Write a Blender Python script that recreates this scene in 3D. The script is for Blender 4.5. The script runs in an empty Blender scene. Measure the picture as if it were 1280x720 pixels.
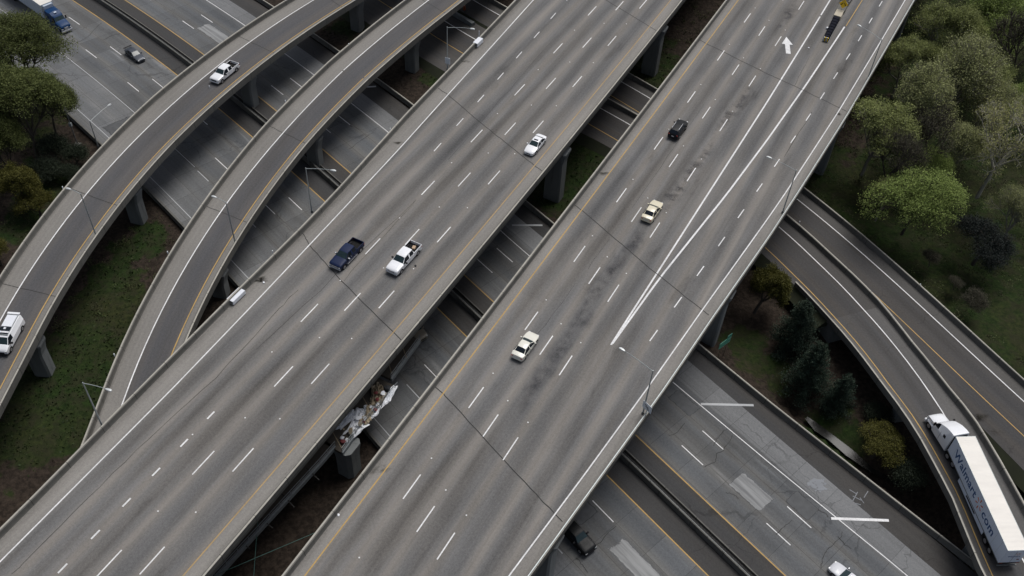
import bpy, math, random
import numpy as np
from mathutils import Vector, Matrix
random.seed(5)
rng = np.random.default_rng(5)
sc = bpy.context.scene
COL = sc.collection
PI = math.pi

# ------------------------------------------------------------------ camera geometry
CAMH = 109.0            # metres above the lower freeway (z = 0)
F_PX, TH, RO = 1220.38, 0.8159, 0.0624
fw = np.array([0, math.cos(TH), -math.sin(TH)])
_r = np.array([1.0, 0, 0]); _u = np.cross(_r, fw)
rt = math.cos(RO)*_r + math.sin(RO)*_u
up = -math.sin(RO)*_r + math.cos(RO)*_u

def at(x, y, z=0.0):
    """world point at height z seen at photo position x,y (1280x720)"""
    d = fw + rt*(x-640)/F_PX - up*(y-360)/F_PX
    p = d*((CAMH-z)/-d[2])
    return np.array([p[0], p[1], z])

cam = bpy.data.cameras.new('camera')
co = bpy.data.objects.new('camera', cam); COL.objects.link(co)
cam.sensor_width = 36; cam.lens = 36*F_PX/1280
cam.clip_start = 1; cam.clip_end = 5000
co.matrix_world = Matrix(((rt[0], up[0], -fw[0], 0), (rt[1], up[1], -fw[1], 0), (rt[2], up[2], -fw[2], CAMH), (0, 0, 0, 1)))
sc.camera = co

# ------------------------------------------------------------------ world and light (overcast)
w = bpy.data.worlds.new("World"); sc.world = w; w.use_nodes = True
nt = w.node_tree; nt.nodes.clear()
sky = nt.nodes.new('ShaderNodeTexSky'); sky.sky_type = 'NISHITA'; sky.sun_disc = False
SUN_EL, SUN_AZ = math.radians(64), math.radians(32)      # azimuth clockwise from +Y
sky.sun_elevation = SUN_EL; sky.sun_rotation = SUN_AZ; sky.dust_density = 4; sky.air_density = 1.0
hs = nt.nodes.new('ShaderNodeHueSaturation'); hs.inputs['Saturation'].default_value = 0.62
bg = nt.nodes.new('ShaderNodeBackground'); bg.inputs[1].default_value = 0.05
wo = nt.nodes.new('ShaderNodeOutputWorld')
nt.links.new(sky.outputs[0], hs.inputs['Color']); nt.links.new(hs.outputs[0], bg.inputs[0]); nt.links.new(bg.outputs[0], wo.inputs[0])
sl = bpy.data.lights.new('sun', 'SUN'); sl.energy = 1.45; sl.angle = math.radians(34); sl.color = (1, .985, .965)
so = bpy.data.objects.new('sun', sl); COL.objects.link(so)
sd = Vector((math.sin(SUN_AZ)*math.cos(SUN_EL), math.cos(SUN_AZ)*math.cos(SUN_EL), math.sin(SUN_EL)))
so.rotation_euler = sd.to_track_quat('Z', 'Y').to_euler(); so.location = (0, 100, 150)
sc.view_settings.view_transform = 'Standard'; sc.view_settings.look = 'None'
sc.view_settings.gamma = 1; sc.view_settings.exposure = 0.80

# ------------------------------------------------------------------ material helpers
class NT:
    def __init__(s, name):
        s.m = bpy.data.materials.new(name); s.m.use_nodes = True; s.t = s.m.node_tree
        s.b = s.t.nodes['Principled BSDF']
    def put(s, sock, v):
        if isinstance(v, bpy.types.NodeSocket): s.t.links.new(v, sock)
        elif isinstance(v, (tuple, list)) and len(v) == 3 and sock.type == 'RGBA': sock.default_value = (*v, 1)
        else: sock.default_value = v
    def math(s, op, a, b=0.0, c=0.0, clamp=False):
        n = s.t.nodes.new('ShaderNodeMath'); n.operation = op; n.use_clamp = clamp
        s.put(n.inputs[0], a); s.put(n.inputs[1], b); s.put(n.inputs[2], c); return n.outputs[0]
    def noise(s, vec, scale, detail=3, rough=.55):
        n = s.t.nodes.new('ShaderNodeTexNoise'); n.inputs['Scale'].default_value = scale
        n.inputs['Detail'].default_value = detail; n.inputs['Roughness'].default_value = rough
        if vec is not None: s.t.links.new(vec, n.inputs['Vector'])
        return n.outputs['Fac']
    def obj(s):
        return s.t.nodes.new('ShaderNodeTexCoord').outputs['Object']
    def pos(s):
        return s.t.nodes.new('ShaderNodeNewGeometry').outputs['Position']
    def uv(s):
        return s.t.nodes.new('ShaderNodeTexCoord').outputs['UV']
    def attr(s, name):
        n = s.t.nodes.new('ShaderNodeAttribute'); n.attribute_name = name; return n.outputs['Fac']
    def vmul(s, v, k):
        n = s.t.nodes.new('ShaderNodeVectorMath'); n.operation = 'MULTIPLY'; s.put(n.inputs[0], v); n.inputs[1].default_value = k; return n.outputs[0]
    def sep(s, v):
        n = s.t.nodes.new('ShaderNodeSeparateXYZ'); s.t.links.new(v, n.inputs[0]); return n.outputs
    def mix(s, f, a, b):
        n = s.t.nodes.new('ShaderNodeMix'); n.data_type = 'RGBA'; s.put(n.inputs[0], f); s.put(n.inputs[6], a); s.put(n.inputs[7], b); return n.outputs[2]
    def scale(s, col, f):
        n = s.t.nodes.new('ShaderNodeMix'); n.data_type = 'RGBA'; n.blend_type = 'MULTIPLY'; n.inputs[0].default_value = 1
        s.put(n.inputs[6], col)
        c = s.t.nodes.new('ShaderNodeCombineColor'); [s.put(c.inputs[i], f) for i in range(3)]
        s.t.links.new(c.outputs[0], n.inputs[7]); return n.outputs[2]
    def ramp(s, v, a, b):
        n = s.t.nodes.new('ShaderNodeMapRange'); n.interpolation_type = 'SMOOTHSTEP'; s.put(n.inputs[0], v)
        n.inputs[1].default_value = a; n.inputs[2].default_value = b; return n.outputs[0]
    def bump(s, h, strength=.3, dist=.02):
        n = s.t.nodes.new('ShaderNodeBump'); n.inputs['Strength'].default_value = strength; n.inputs['Distance'].default_value = dist
        s.put(n.inputs['Height'], h); s.t.links.new(n.outputs[0], s.b.inputs['Normal'])
    def done(s, col, rough=.8, metal=0.0, spec=.5):
        s.put(s.b.inputs['Base Color'], col); s.put(s.b.inputs['Roughness'], rough); s.b.inputs['Metallic'].default_value = metal
        s.b.inputs['Specular IOR Level'].default_value = spec
        return s.m

MAT = {}
def plain(name, col, rough=.5, metal=0.0, amt=.12, sc_=3.0, coat=0.0, spec=.5):
    if name in MAT: return MAT[name]
    n = NT(name); f = n.noise(n.obj(), sc_, 4)
    v = n.math('MULTIPLY_ADD', n.math('SUBTRACT', f, .5), amt*2.2, 1.0)
    m = n.done(n.scale(col, v), n.math('MULTIPLY_ADD', f, .2, rough-.1), metal, spec)
    n.b.inputs['Coat Weight'].default_value = coat; n.b.inputs['Coat Roughness'].default_value = .08
    MAT[name] = m; return m

def road_mat(name, lane, shoulder, phase=0.0, period=3.66, streak=.16, slabs=0.0, cracks=0.35, blot=.1, seed=0.0, seams=True):
    n = NT(name); uv = n.uv(); xs = n.sep(uv); u, v = xs[0], xs[1]
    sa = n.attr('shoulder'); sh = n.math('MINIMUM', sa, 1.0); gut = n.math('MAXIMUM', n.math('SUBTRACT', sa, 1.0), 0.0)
    ang = n.math('MULTIPLY', n.math('SUBTRACT', v, phase), 2*PI/period)
    wob = n.noise(n.vmul(uv, (.03, .25, 1)), 1.0, 2)
    ang = n.math('ADD', ang, n.math('MULTIPLY', n.math('SUBTRACT', wob, .5), 2.4))
    c1 = n.math('COSINE', ang); c2 = n.math('COSINE', n.math('MULTIPLY', ang, 2.0))
    amp = n.ramp(n.noise(n.vmul(uv, (.012, .11, 1)), 1.0, 2), .3, .75)
    pk = n.math('POWER', n.math('MULTIPLY_ADD', c1, .5, .5), 2.0)
    amp2 = n.ramp(n.noise(n.vmul(uv, (.02, .25, 1)), 1.3, 3), .3, .7)
    st = n.math('ADD', n.math('MULTIPLY', n.math('SUBTRACT', n.math('MULTIPLY', pk, 1.7), .72), n.math('MULTIPLY_ADD', amp2, .9, .25)), n.math('MULTIPLY', n.math('MULTIPLY', c2, -.3), amp))
    st = n.math('MULTIPLY', n.math('MULTIPLY', st, streak), n.math('SUBTRACT', 1.0, sh))
    long = n.math('SUBTRACT', n.noise(n.vmul(uv, (.02, 1.7, 1)), 1.0, 4, .6), .5)
    mid = n.math('SUBTRACT', n.noise(n.vmul(uv, (.12, .3, 1)), 1.0, 4, .6), .5)
    big = n.math('SUBTRACT', n.noise(n.vmul(uv, (.035, .06, 1)), 1.3, 3), .5)
    grain = n.math('MULTIPLY', n.math('SUBTRACT', n.math('ADD', n.noise(uv, 7.0, 2, .8), n.noise(uv, 3.2, 2, .8)), 1.0), .75)
    val = n.math('ADD', 1.0, st)
    val = n.math('MULTIPLY_ADD', long, .5, val); val = n.math('MULTIPLY_ADD', mid, blot*3.2, val)
    bp = n.t.nodes.new('ShaderNodeTexBrick'); n.t.links.new(n.vmul(uv, (1, 1, 1)), bp.inputs['Vector']); bp.offset = .37; bp.inputs['Scale'].default_value = 1; bp.inputs['Brick Width'].default_value = 31; bp.inputs['Row Height'].default_value = 3.66; bp.inputs['Mortar Size'].default_value = 0
    bp.inputs['Color1'].default_value = (.955, .955, .955, 1); bp.inputs['Color2'].default_value = (1.045, 1.045, 1.045, 1)
    val = n.math('MULTIPLY', val, n.sep(bp.outputs[0])[0]) if not slabs else val
    val = n.math('MULTIPLY_ADD', big, .5, val); val = n.math('MULTIPLY_ADD', grain, .8, val)
    # tar and oil blots
    bl = n.ramp(n.noise(n.vmul(uv, (.09, .28, 1)), 1.0, 4, .6), .60, .72)
    val = n.math('SUBTRACT', val, n.math('MULTIPLY', n.math('MULTIPLY', bl, blot*2.0), n.math('SUBTRACT', 1.0, sh)))
    if slabs:
        ws_ = n.ramp(n.noise(n.vmul(uv, (.045, .55, 1)), 1.0, 4, .6), .58, .78); ws2 = n.ramp(n.noise(n.vmul(uv, (.03, .05, 1)), 1.0, 2), .42, .62)
        val = n.math('MULTIPLY_ADD', n.math('MULTIPLY', ws_, ws2), 1.0, val)
        br = n.t.nodes.new('ShaderNodeTexBrick'); n.t.links.new(uv, br.inputs['Vector'])
        br.offset = 0; br.inputs['Scale'].default_value = 1; br.inputs['Brick Width'].default_value = 5.2; br.inputs['Row Height'].default_value = 3.9
        br.inputs['Mortar Size'].default_value = .035; br.inputs['Mortar Smooth'].default_value = .4
        br.inputs['Color1'].default_value = (1-slabs, 1-slabs, 1-slabs, 1); br.inputs['Color2'].default_value = (1+slabs, 1+slabs, 1+slabs, 1); br.inputs['Mortar'].default_value = (.55, .55, .55, 1)
        val = n.math('MULTIPLY', val, n.math('MULTIPLY_ADD', n.sep(br.outputs[0])[0], 1.0, 0.0))
    if cracks:
        vo = n.t.nodes.new('ShaderNodeTexVoronoi'); vo.feature = 'DISTANCE_TO_EDGE'; vo.inputs['Scale'].default_value = .13
        d = n.t.nodes.new('ShaderNodeVectorMath'); d.operation = 'ADD'
        nn = n.t.nodes.new('ShaderNodeTexNoise'); nn.inputs['Scale'].default_value = .55; nn.inputs['Detail'].default_value = 5; n.t.links.new(uv, nn.inputs['Vector'])
        n.t.links.new(n.vmul(nn.outputs['Color'], (3, 3, 0)), d.inputs[1]); n.t.links.new(uv, d.inputs[0]); n.t.links.new(d.outputs[0], vo.inputs['Vector'])
        cr = n.math('SUBTRACT', 1.0, n.ramp(vo.outputs['Distance'], .004, .014))
        msk = n.ramp(n.noise(n.vmul(uv, (.05, .08, 1)), 1.0, 2), .52, .6)
        val = n.math('MULTIPLY', val, n.math('SUBTRACT', 1.0, n.math('MULTIPLY', n.math('MULTIPLY', cr, msk), cracks)))
    val = n.math('SUBTRACT', val, n.math('MULTIPLY', gut, n.math('MULTIPLY_ADD', n.noise(n.vmul(uv, (.35, 2.0, 1)), 1.0, 4), .5, .05)))  # edges darkened along parapets: gutter dirt, with the parapets' shade painted in
    hue = n.ramp(n.noise(n.vmul(uv, (.03, .22, 1)), 1.0, 3), .35, .7)
    lane2 = tuple(a*b for a, b in zip(lane, (1.10, 1.0, .87)))
    col = n.mix(sh, n.mix(n.math('MAXIMUM', n.math('MULTIPLY', hue, .6), n.math('MULTIPLY', pk, .7)), lane, lane2), shoulder)
    n.bump(grain, .35, .02)
    return n.done(n.scale(col, val), .85, 0, .25)

def concrete_mat(name, col, stain=.3):
    n = NT(name); p = n.pos()
    a = n.math('SUBTRACT', n.noise(n.vmul(p, (.9, .9, .25)), 1.0, 5, .65), .5)
    b = n.math('SUBTRACT', n.noise(n.vmul(p, (.12, .12, .12)), 1.0, 3), .5)
    c = n.math('SUBTRACT', n.noise(p, 9.0, 3), .5)
    st = n.ramp(n.noise(n.vmul(p, (1.6, 1.6, .18)), 1.0, 4, .7), .55, .75)
    fr = n.math('FRACT', n.math('DIVIDE', n.sep(n.uv())[0], 5.5)); jt = n.math('MULTIPLY', n.math('GREATER_THAN', fr, .485), n.math('LESS_THAN', fr, .5))
    v = n.math('MULTIPLY_ADD', a, .5, 1.0); v = n.math('MULTIPLY_ADD', b, .5, v); v = n.math('MULTIPLY_ADD', c, .22, v)
    v = n.math('SUBTRACT', v, n.math('MULTIPLY', st, stain)); v = n.math('MULTIPLY', v, n.math('MULTIPLY_ADD', jt, -.55, 1.0)); n.bump(c, .3, .02)
    return n.done(n.scale(col, v), .88, 0, .25)

def paint_mat(name, col, worn=.5):
    n = NT(name); p = n.pos()
    a = n.ramp(n.noise(p, 3.5, 5, .75), .30+.28*worn, .5+.28*worn)
    b = n.math('MULTIPLY_ADD', n.math('SUBTRACT', n.noise(p, .25, 3), .5), .6, 1.0)
    under = tuple(c*.35+.08 for c in col)
    return n.done(n.scale(n.mix(n.math('MULTIPLY', a, worn), col, under), b), .7, 0, .3)

m_deckA = road_mat('weathered_deck_left', (.135, .134, .134), (.203, .193, .178), phase=-3.96, streak=.36, cracks=0, blot=.07)
m_deckB = road_mat('weathered_deck_right', (.136, .135, .135), (.201, .191, .177), phase=0.0, streak=.34, cracks=0, blot=.12)
m_ramp = road_mat('ramp_asphalt', (.082, .082, .086), (.185, .176, .162), phase=-.1, period=4.3, streak=.13, cracks=0, blot=.03)
m_low = road_mat('lower_concrete_slabs', (.100, .106, .113), (.150, .153, .156), phase=0.0, period=3.9, streak=.16, slabs=.12, cracks=.3, blot=.10)
m_lowdark = road_mat('lower_asphalt_shoulder', (.047, .047, .048), (.047, .047, .048), streak=.03, cracks=.3, blot=.05)
m_cramp = road_mat('creek_ramp_asphalt', (.052, .051, .052), (.075, .072, .068), phase=0, streak=.08, cracks=.25, blot=.05)
m_crampc = road_mat('creek_bridge_concrete', (.060, .060, .062), (.094, .091, .088), phase=0, streak=.12, cracks=.15, blot=.05)
m_conc = concrete_mat('weathered_concrete', (.115, .112, .102))
m_cap = concrete_mat('pale_concrete_coping', (.34, .325, .285), .12)
m_concl = concrete_mat('parapet_concrete', (.125, .121, .110), .3)
m_pier = concrete_mat('pier_concrete', (.165, .175, .175), .35)
m_dark_conc = concrete_mat('dark_stained_concrete', (.075, .072, .064), .35)  # darker streaked concrete for the girders of the two wide overpasses
m_white = paint_mat('white_road_paint', (.70, .70, .70), .35)
m_worn = paint_mat('worn_white_road_paint', (.40, .41, .42), .85)
m_yellow = paint_mat('yellow_road_paint', (.34, .235, .11), .75)
m_yellow2 = paint_mat('fresh_yellow_road_paint', (.42, .27, .085), .6)
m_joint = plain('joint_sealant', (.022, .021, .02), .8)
m_galv = plain('galvanised_steel', (.36, .39, .39), .5, .35)
m_galvd = plain('dull_steel', (.17, .18, .18), .6, .4)
m_black = plain('black_rubber', (.014, .014, .014), .9, 0, .12, 3, 0, .15)
m_trim = plain('black_plastic_trim', (.016, .016, .018), .7, 0, .12, 3, 0, .2)
m_glass = plain('dark_vehicle_glass', (.008, .012, .017), .15, 0, .1, 3, 0, .35)
m_glassg = plain('greenish_windscreen_glass', (.018, .034, .038), .15, 0, .3, 3, 0, .45)
m_rim = plain('alloy_rim', (.38, .38, .39), .35, .6)
m_chrome = plain('chrome_metal', (.55, .56, .58), .25, .8)
m_red = plain('red_lamp_lens', (.34, .02, .015), .3)
m_lens = plain('clear_lamp_lens', (.62, .63, .62), .2)
m_plate = plain('plate_white', (.6, .6, .6), .5)

# ------------------------------------------------------------------ object helpers
def link(name, me, parent=None, loc=None, label=None):
    o = bpy.data.objects.new(name, me); COL.objects.link(o)
    if parent is not None: o.parent = parent
    if loc is not None: o.location = loc
    if label: o['label'] = label
    return o
def tag(o, label, cat, group=None):
    o['label'] = label; o['category'] = cat
    if group: o['group'] = group
    return o
def thing(name, label, cat, loc=(0, 0, 0), rz=0.0, group=None):
    o = bpy.data.objects.new(name, None); COL.objects.link(o); o.location = tuple(loc); o.rotation_euler = (0, 0, rz)
    o.empty_display_size = .5
    return tag(o, label, cat, group)
def structure(o): o['kind'] = 'structure'; return o

class MB:
    def __init__(s): s.v = []; s.f = []; s.uv = None; s.at = None
    def add(s, vs, fs):
        k = len(s.v)
        if s.uv is not None: s.uv += [(0, 0)]*len(vs)
        s.v += [tuple(float(c) for c in v) for v in vs]; s.f += [tuple(i+k for i in f) for f in fs]; return s
    def box(s, x0, x1, y0, y1, z0, z1, M=None, taper=0):
        vs = [(x0, y0, z0), (x1, y0, z0), (x1, y1, z0), (x0, y1, z0), (x0+taper, y0+taper, z1), (x1-taper, y0+taper, z1), (x1-taper, y1-taper, z1), (x0+taper, y1-taper, z1)]
        if M is not None: vs = [M @ Vector(v) for v in vs]
        return s.add(vs, [(3, 2, 1, 0), (4, 5, 6, 7), (0, 1, 5, 4), (1, 2, 6, 5), (2, 3, 7, 6), (3, 0, 4, 7)])
    def tube(s, p, q, r0, r1=None, n=8, cap=True):
        p = Vector([float(c) for c in p]); q = Vector([float(c) for c in q]); r1 = r0 if r1 is None else r1
        d = (q-p).normalized(); a = d.orthogonal().normalized(); b = d.cross(a)
        vs = [p+(a*math.cos(t)+b*math.sin(t))*r0 for t in [2*PI*i/n for i in range(n)]]+[q+(a*math.cos(t)+b*math.sin(t))*r1 for t in [2*PI*i/n for i in range(n)]]
        fs = [(i, (i+1) % n, n+(i+1) % n, n+i) for i in range(n)]
        if cap: fs += [tuple(range(n))[::-1], tuple(range(n, 2*n))]
        return s.add(vs, fs)
    def path(s, pts, rs, n=6):
        for i in range(len(pts)-1): s.tube(pts[i], pts[i+1], rs[i], rs[i+1], n)
        return s
    def prism(s, poly, z0, z1):
        n = len(poly); vs = [(x, y, z0) for x, y in poly]+[(x, y, z1) for x, y in poly]
        return s.add(vs, [tuple(range(n))[::-1], tuple(range(n, 2*n))]+[(i, (i+1) % n, n+(i+1) % n, n+i) for i in range(n)])
    def build(s, name, mat, parent=None, label=None, smooth=None, bevel=0, loc=None):
        me = bpy.data.meshes.new(name); me.from_pydata(s.v, [], s.f)
        if s.uv is not None:
            l = me.uv_layers.new(name='UVMap'); uva = np.array(s.uv, dtype=np.float32)
            vi = np.zeros(len(me.loops), dtype=np.int32); me.loops.foreach_get('vertex_index', vi); l.data.foreach_set('uv', uva[vi].ravel())
        if s.at is not None:
            for k, a in s.at.items():
                x = me.attributes.new(k, 'FLOAT', 'POINT'); x.data.foreach_set('value', np.array(a, dtype=np.float32))
        import bmesh
        if s.uv is None:
            bm = bmesh.new(); bm.from_mesh(me); bmesh.ops.recalc_face_normals(bm, faces=bm.faces)
            if bevel: bmesh.ops.bevel(bm, geom=bm.edges[:], offset=bevel, segments=1, affect='EDGES', clamp_overlap=True)
            bm.to_mesh(me); bm.free()
        me.materials.append(mat)
        if smooth is not None:
            me.polygons.foreach_set('use_smooth', [True]*len(me.polygons)); me.set_sharp_from_angle(angle=math.radians(smooth))
        me.update()
        return link(name, me, parent, loc, label)

# ------------------------------------------------------------------ paths
class Path:
    """sampled centre line; P(s, lat, dz) with lat positive to the right of travel"""
    def __init__(s, fn, s0, s1): s.fn = fn; s.s0 = s0; s.s1 = s1
    def P(s, t, lat, dz=0.0):
        p = s.fn(t); e = .5; a = s.fn(t-e); b = s.fn(t+e); d = b[:2]-a[:2]; d /= np.hypot(*d)
        return np.array([p[0]+d[1]*lat, p[1]-d[0]*lat, p[2]+dz])
    def head(s, t):
        a = s.fn(t-.5); b = s.fn(t+.5); return math.atan2(b[1]-a[1], b[0]-a[0])
    def rng(s, a=None, b=None, st=3.0):
        a = s.s0 if a is None else a; b = s.s1 if b is None else b
        return np.linspace(a, b, max(2, int(abs(b-a)/st)+1))

ZD = 12.0
def deck_fn(al, off, kap, z):
    ca, sa = math.cos(al), math.sin(al)
    def fn(T):
        T_ = T; k = kap*1e-4
        Tc = min(max(T, -30), 230); l = off+k*Tc*Tc+(2*k*Tc)*(T-Tc)
        return np.array([sa*T_+ca*l, ca*T_-sa*l, z])
    return fn
PA = Path(deck_fn(.4744, -57.626, -1.1739, ZD), -20, 330)
PB = Path(deck_fn(.4608, -31.6798, -.3851, ZD), -20, 330)

def fitpath(pts, deg=3, zf=None):
    """smooth path through photo-traced points [(x, y, z)]"""
    w_ = np.array([at(*p) for p in pts]); t = np.r_[0, np.cumsum(np.hypot(*np.diff(w_[:, :2], axis=0).T))]
    cx, cy = np.polyfit(t, w_[:, 0], deg), np.polyfit(t, w_[:, 1], deg); tz = w_[:, 2]
    L = t[-1]; dx, dy = np.polyder(cx), np.polyder(cy)
    def fn(s):
        c = min(max(s, 0), L); x = np.polyval(cx, c)+np.polyval(dx, c)*(s-c); y = np.polyval(cy, c)+np.polyval(dy, c)*(s-c)
        return np.array([x, y, zf(s) if zf else np.interp(s, t, tz)])
    return Path(fn, 0, L)

Z1 = 8.0
P1 = fitpath([(x, y, Z1) for x, y in [(0, 400), (33.3, 346.7), (73.3, 286.7), (111.7, 240), (160, 183.3), (213.3, 131.7), (266.7, 86.7), (320, 48.3), (391.7, 0)]])
P1.s0, P1.s1 = -40, 200
def z2(s): return 5.4+2.6*float(np.clip(s/75, 0, 1))
R2pts = [(151.7, 505), (163.3, 479.3), (186.7, 420), (226.7, 343.3), (263.3, 283.3), (293.3, 240), (320, 203.3), (370, 146.7), (453.3, 68.3), (533.3, 1.7)]
_s = [0, 4, 13, 25, 36, 44, 51, 64, 84, 104]
P2 = fitpath([(x, y, z2(s)) for (x, y), s in zip(R2pts, _s)], 3, z2); P2.s0, P2.s1 = -60, 210

# lower freeway: frame from the yellow line of the near carriageway
Lo = np.array([-93.21802, 175.57022]); Lu = np.array([.70795083, -.70626172]); Ln = np.array([-Lu[1], Lu[0]])*1.0
Lc = np.array([2.55207935e-06, -1.17220648e-03, 1.26084517e-01, -1.53298494e-01])
def L_fn(s):
    c = min(max(s, 0), 180); l = np.polyval(Lc, c)+np.polyval(np.polyder(Lc), c)*(s-c)
    p = Lo+Lu*s+Ln*l; return np.array([p[0], p[1], 0.0])
class LPath(Path):
    def P(s, t, lat, dz=0.0):       # lat positive to the north-east
        p = s.fn(t); return np.array([p[0]+Ln[0]*lat, p[1]+Ln[1]*lat, dz])
PL = LPath(L_fn, -160, 330)

def zc1(s): return 1.0+3.4*float(np.interp(s, [0, 95, 105, 125, 150, 400], [0, 0, .10, .62, 1.0, 1.6]))
C2pts = [(590, 0), (620, 15.4), (771.7, 100), (811.7, 122.7), (995, 246.7), (1070, 310), (1146.7, 380), (1255, 479.3), (1280, 501.7)]
PC2 = fitpath([(x, y, 1.0) for x, y in C2pts], 4); PC2.s0, PC2.s1 = -110, 300
C1pts = [(551.6, 24, 1), (595.6, 49.7, 1), (746.7, 133.3, 1), (787.3, 156.7, 1), (971.7, 283.3, 1), (1026.7, 328.3, 1.1), (1076.7, 383.3, 1.8), (1120, 436.7, 2.8), (1150, 478.3, 3.5), (1176.7, 516.7, 4.0)]
_w1 = np.array([at(*p) for p in C1pts]); _t1 = np.r_[0, np.cumsum(np.hypot(*np.diff(_w1[:, :2], axis=0).T))]
def zC1(s): return float(np.interp(s, list(_t1)+[_t1[-1]+40], list(_w1[:, 2])+[4.6]))
# the truck's ramp keeps curving past the last traced point of its white line: add points from the yellow line, 4.5 m to its left
_ex = [(1200, 623.3, 4.3), (1240, 719.3, 4.5)]
_wy = [at(1160, 550, 4.1), at(*_ex[0]), at(*_ex[1])]
_extra = []
for i in (1, 2):
    d = _wy[i][:2]-_wy[i-1][:2]; d /= np.hypot(*d); q = _wy[i][:2]-np.array([d[1], -d[0]])*4.6; _extra.append(np.array([q[0], q[1], _ex[i-1][2]]))
_w1b = np.vstack([_w1]+[e[None] for e in _extra]); _t1b = np.r_[0, np.cumsum(np.hypot(*np.diff(_w1b[:, :2], axis=0).T))]
_cx, _cy = np.polyfit(_t1b, _w1b[:, 0], 5), np.polyfit(_t1b, _w1b[:, 1], 5)
def C1_fn(s):
    L = _t1b[-1]; c = min(max(s, 0), L)
    return np.array([np.polyval(_cx, c)+np.polyval(np.polyder(_cx), c)*(s-c), np.polyval(_cy, c)+np.polyval(np.polyder(_cy), c)*(s-c), zC1(s)])
PC1 = Path(C1_fn, -110, _t1b[-1]+60)
SJ = float(_t1[6])+1.0       # joint where the bridge of the creek ramp starts

def nearest(path, xy, a, b):
    ss = np.linspace(a, b, 1200); pp = np.array([path.fn(s)[:2] for s in ss]); k = int(np.argmin(((pp-np.array(xy))**2).sum(1)))
    s = ss[k]; h = path.head(s); d = np.array(xy)-pp[k]; return s, d[0]*math.sin(h)-d[1]*math.cos(h)
def lat_table(path, pts, z, a, b):
    r = sorted(nearest(path, at(x, y, z)[:2], a, b) for x, y in pts); xs_, ys_ = zip(*r)
    return lambda s: float(np.interp(s, xs_, ys_))

def strip(path, ss, cols, dz=.015, flags=None):
    """sheet along path; cols = lateral offsets (number or function); UV = metres"""
    mb = MB(); uv = []; sh = []
    n = len(cols)
    for s in ss:
        for j, c in enumerate(cols):
            l = c(s) if callable(c) else c
            mb.v.append(tuple(path.P(s, l, dz))); uv.append((s, l)); sh.append(flags[j] if flags else 0)
    for i in range(len(ss)-1):
        for j in range(n-1):
            a = i*n+j; mb.f.append((a, a+1, a+n+1, a+n))
    mb.uv = uv; mb.at = {'shoulder': sh}; return mb
def sweep(path, ss, prof, closed=True):
    """solid along path from a closed cross section [(lat or fn, dz)]"""
    mb = MB(); n = len(prof); mb.uv = []
    for s in ss:
        for l, z in prof: mb.v.append(tuple(path.P(s, l(s) if callable(l) else l, z))); mb.uv.append((s, z))
    for i in range(len(ss)-1):
        for j in range(n): a = i*n; mb.f.append((a+j, a+(j+1) % n, a+n+(j+1) % n, a+n+j))
    mb.f.append(tuple(range(n))); mb.f.append(tuple(range((len(ss)-1)*n, len(ss)*n))[::-1]); return mb
def add(f, k): return (lambda s: f(s)+k) if callable(f) else f+k
def line(path, s0, s1, lat, w=.15, dz=.036):
    ss = np.linspace(s0, s1, max(2, int((s1-s0)/3)+1)); mb = MB()
    for s in ss:
        l = lat(s) if callable(lat) else lat
        mb.v.append(tuple(path.P(s, l-w/2, dz))); mb.v.append(tuple(path.P(s, l+w/2, dz)))
    for i in range(len(ss)-1): a = 2*i; mb.f.append((a, a+1, a+3, a+2))
    return mb
def dashes(path, starts, length, lat, w=.15, dz=.036):
    mb = MB()
    for s in starts:
        l = line(path, s, s+length, lat, w, dz); mb.add(l.v, l.f)
    return mb
def pix(p):
    d = np.array([p[0], p[1], p[2]-CAMH]); k = d@fw; return 640+F_PX*(d@rt)/k, 360-F_PX*(d@up)/k
def in_view(p, m=60):
    x, y = pix(p); return -m < x < 1280+m and -m < y < 720+m
def dash_parts(path, starts, length, lat, w, mat, parent, dz=.03, name='lane_dash'):
    for s in starts:
        if in_view(path.P(s, lat(s) if callable(lat) else lat)): line(path, s, s+length, lat, w, dz).build(name, mat, parent)
def parapet(path, ss, latf, side, h=.85, t=.32, foot=.12):
    """side=+1: outer face towards +lat"""
    return sweep(path, ss, [(add(latf, -side*(t/2+foot)), .0), (add(latf, -side*(t/2+foot*.4)), .25), (add(latf, -side*t/2), h-.03), (add(latf, -side*(t/2-.03)), h), (add(latf, side*(t/2-.03)), h), (add(latf, side*t/2), h-.03), (add(latf, side*t/2), .0)])
def coping(path, ss, latf, side, h=.85, t=.32):
    return sweep(path, ss, [(add(latf, -side*.02), h-.05), (add(latf, -side*.02), h+.025), (add(latf, side*(t/2+.02)), h+.025), (add(latf, side*(t/2+.02)), h-.05)])
def girder(path, ss, lf, rf, depth=1.9, edge=.42, over=1.3):
    return sweep(path, ss, [(lf, 0), (rf, 0), (rf, -edge), (add(rf, -over), -edge-.28), (add(rf, -over-.35), -depth), (add(lf, over+.35), -depth), (add(lf, over), -edge-.28), (lf, -edge)])

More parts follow.
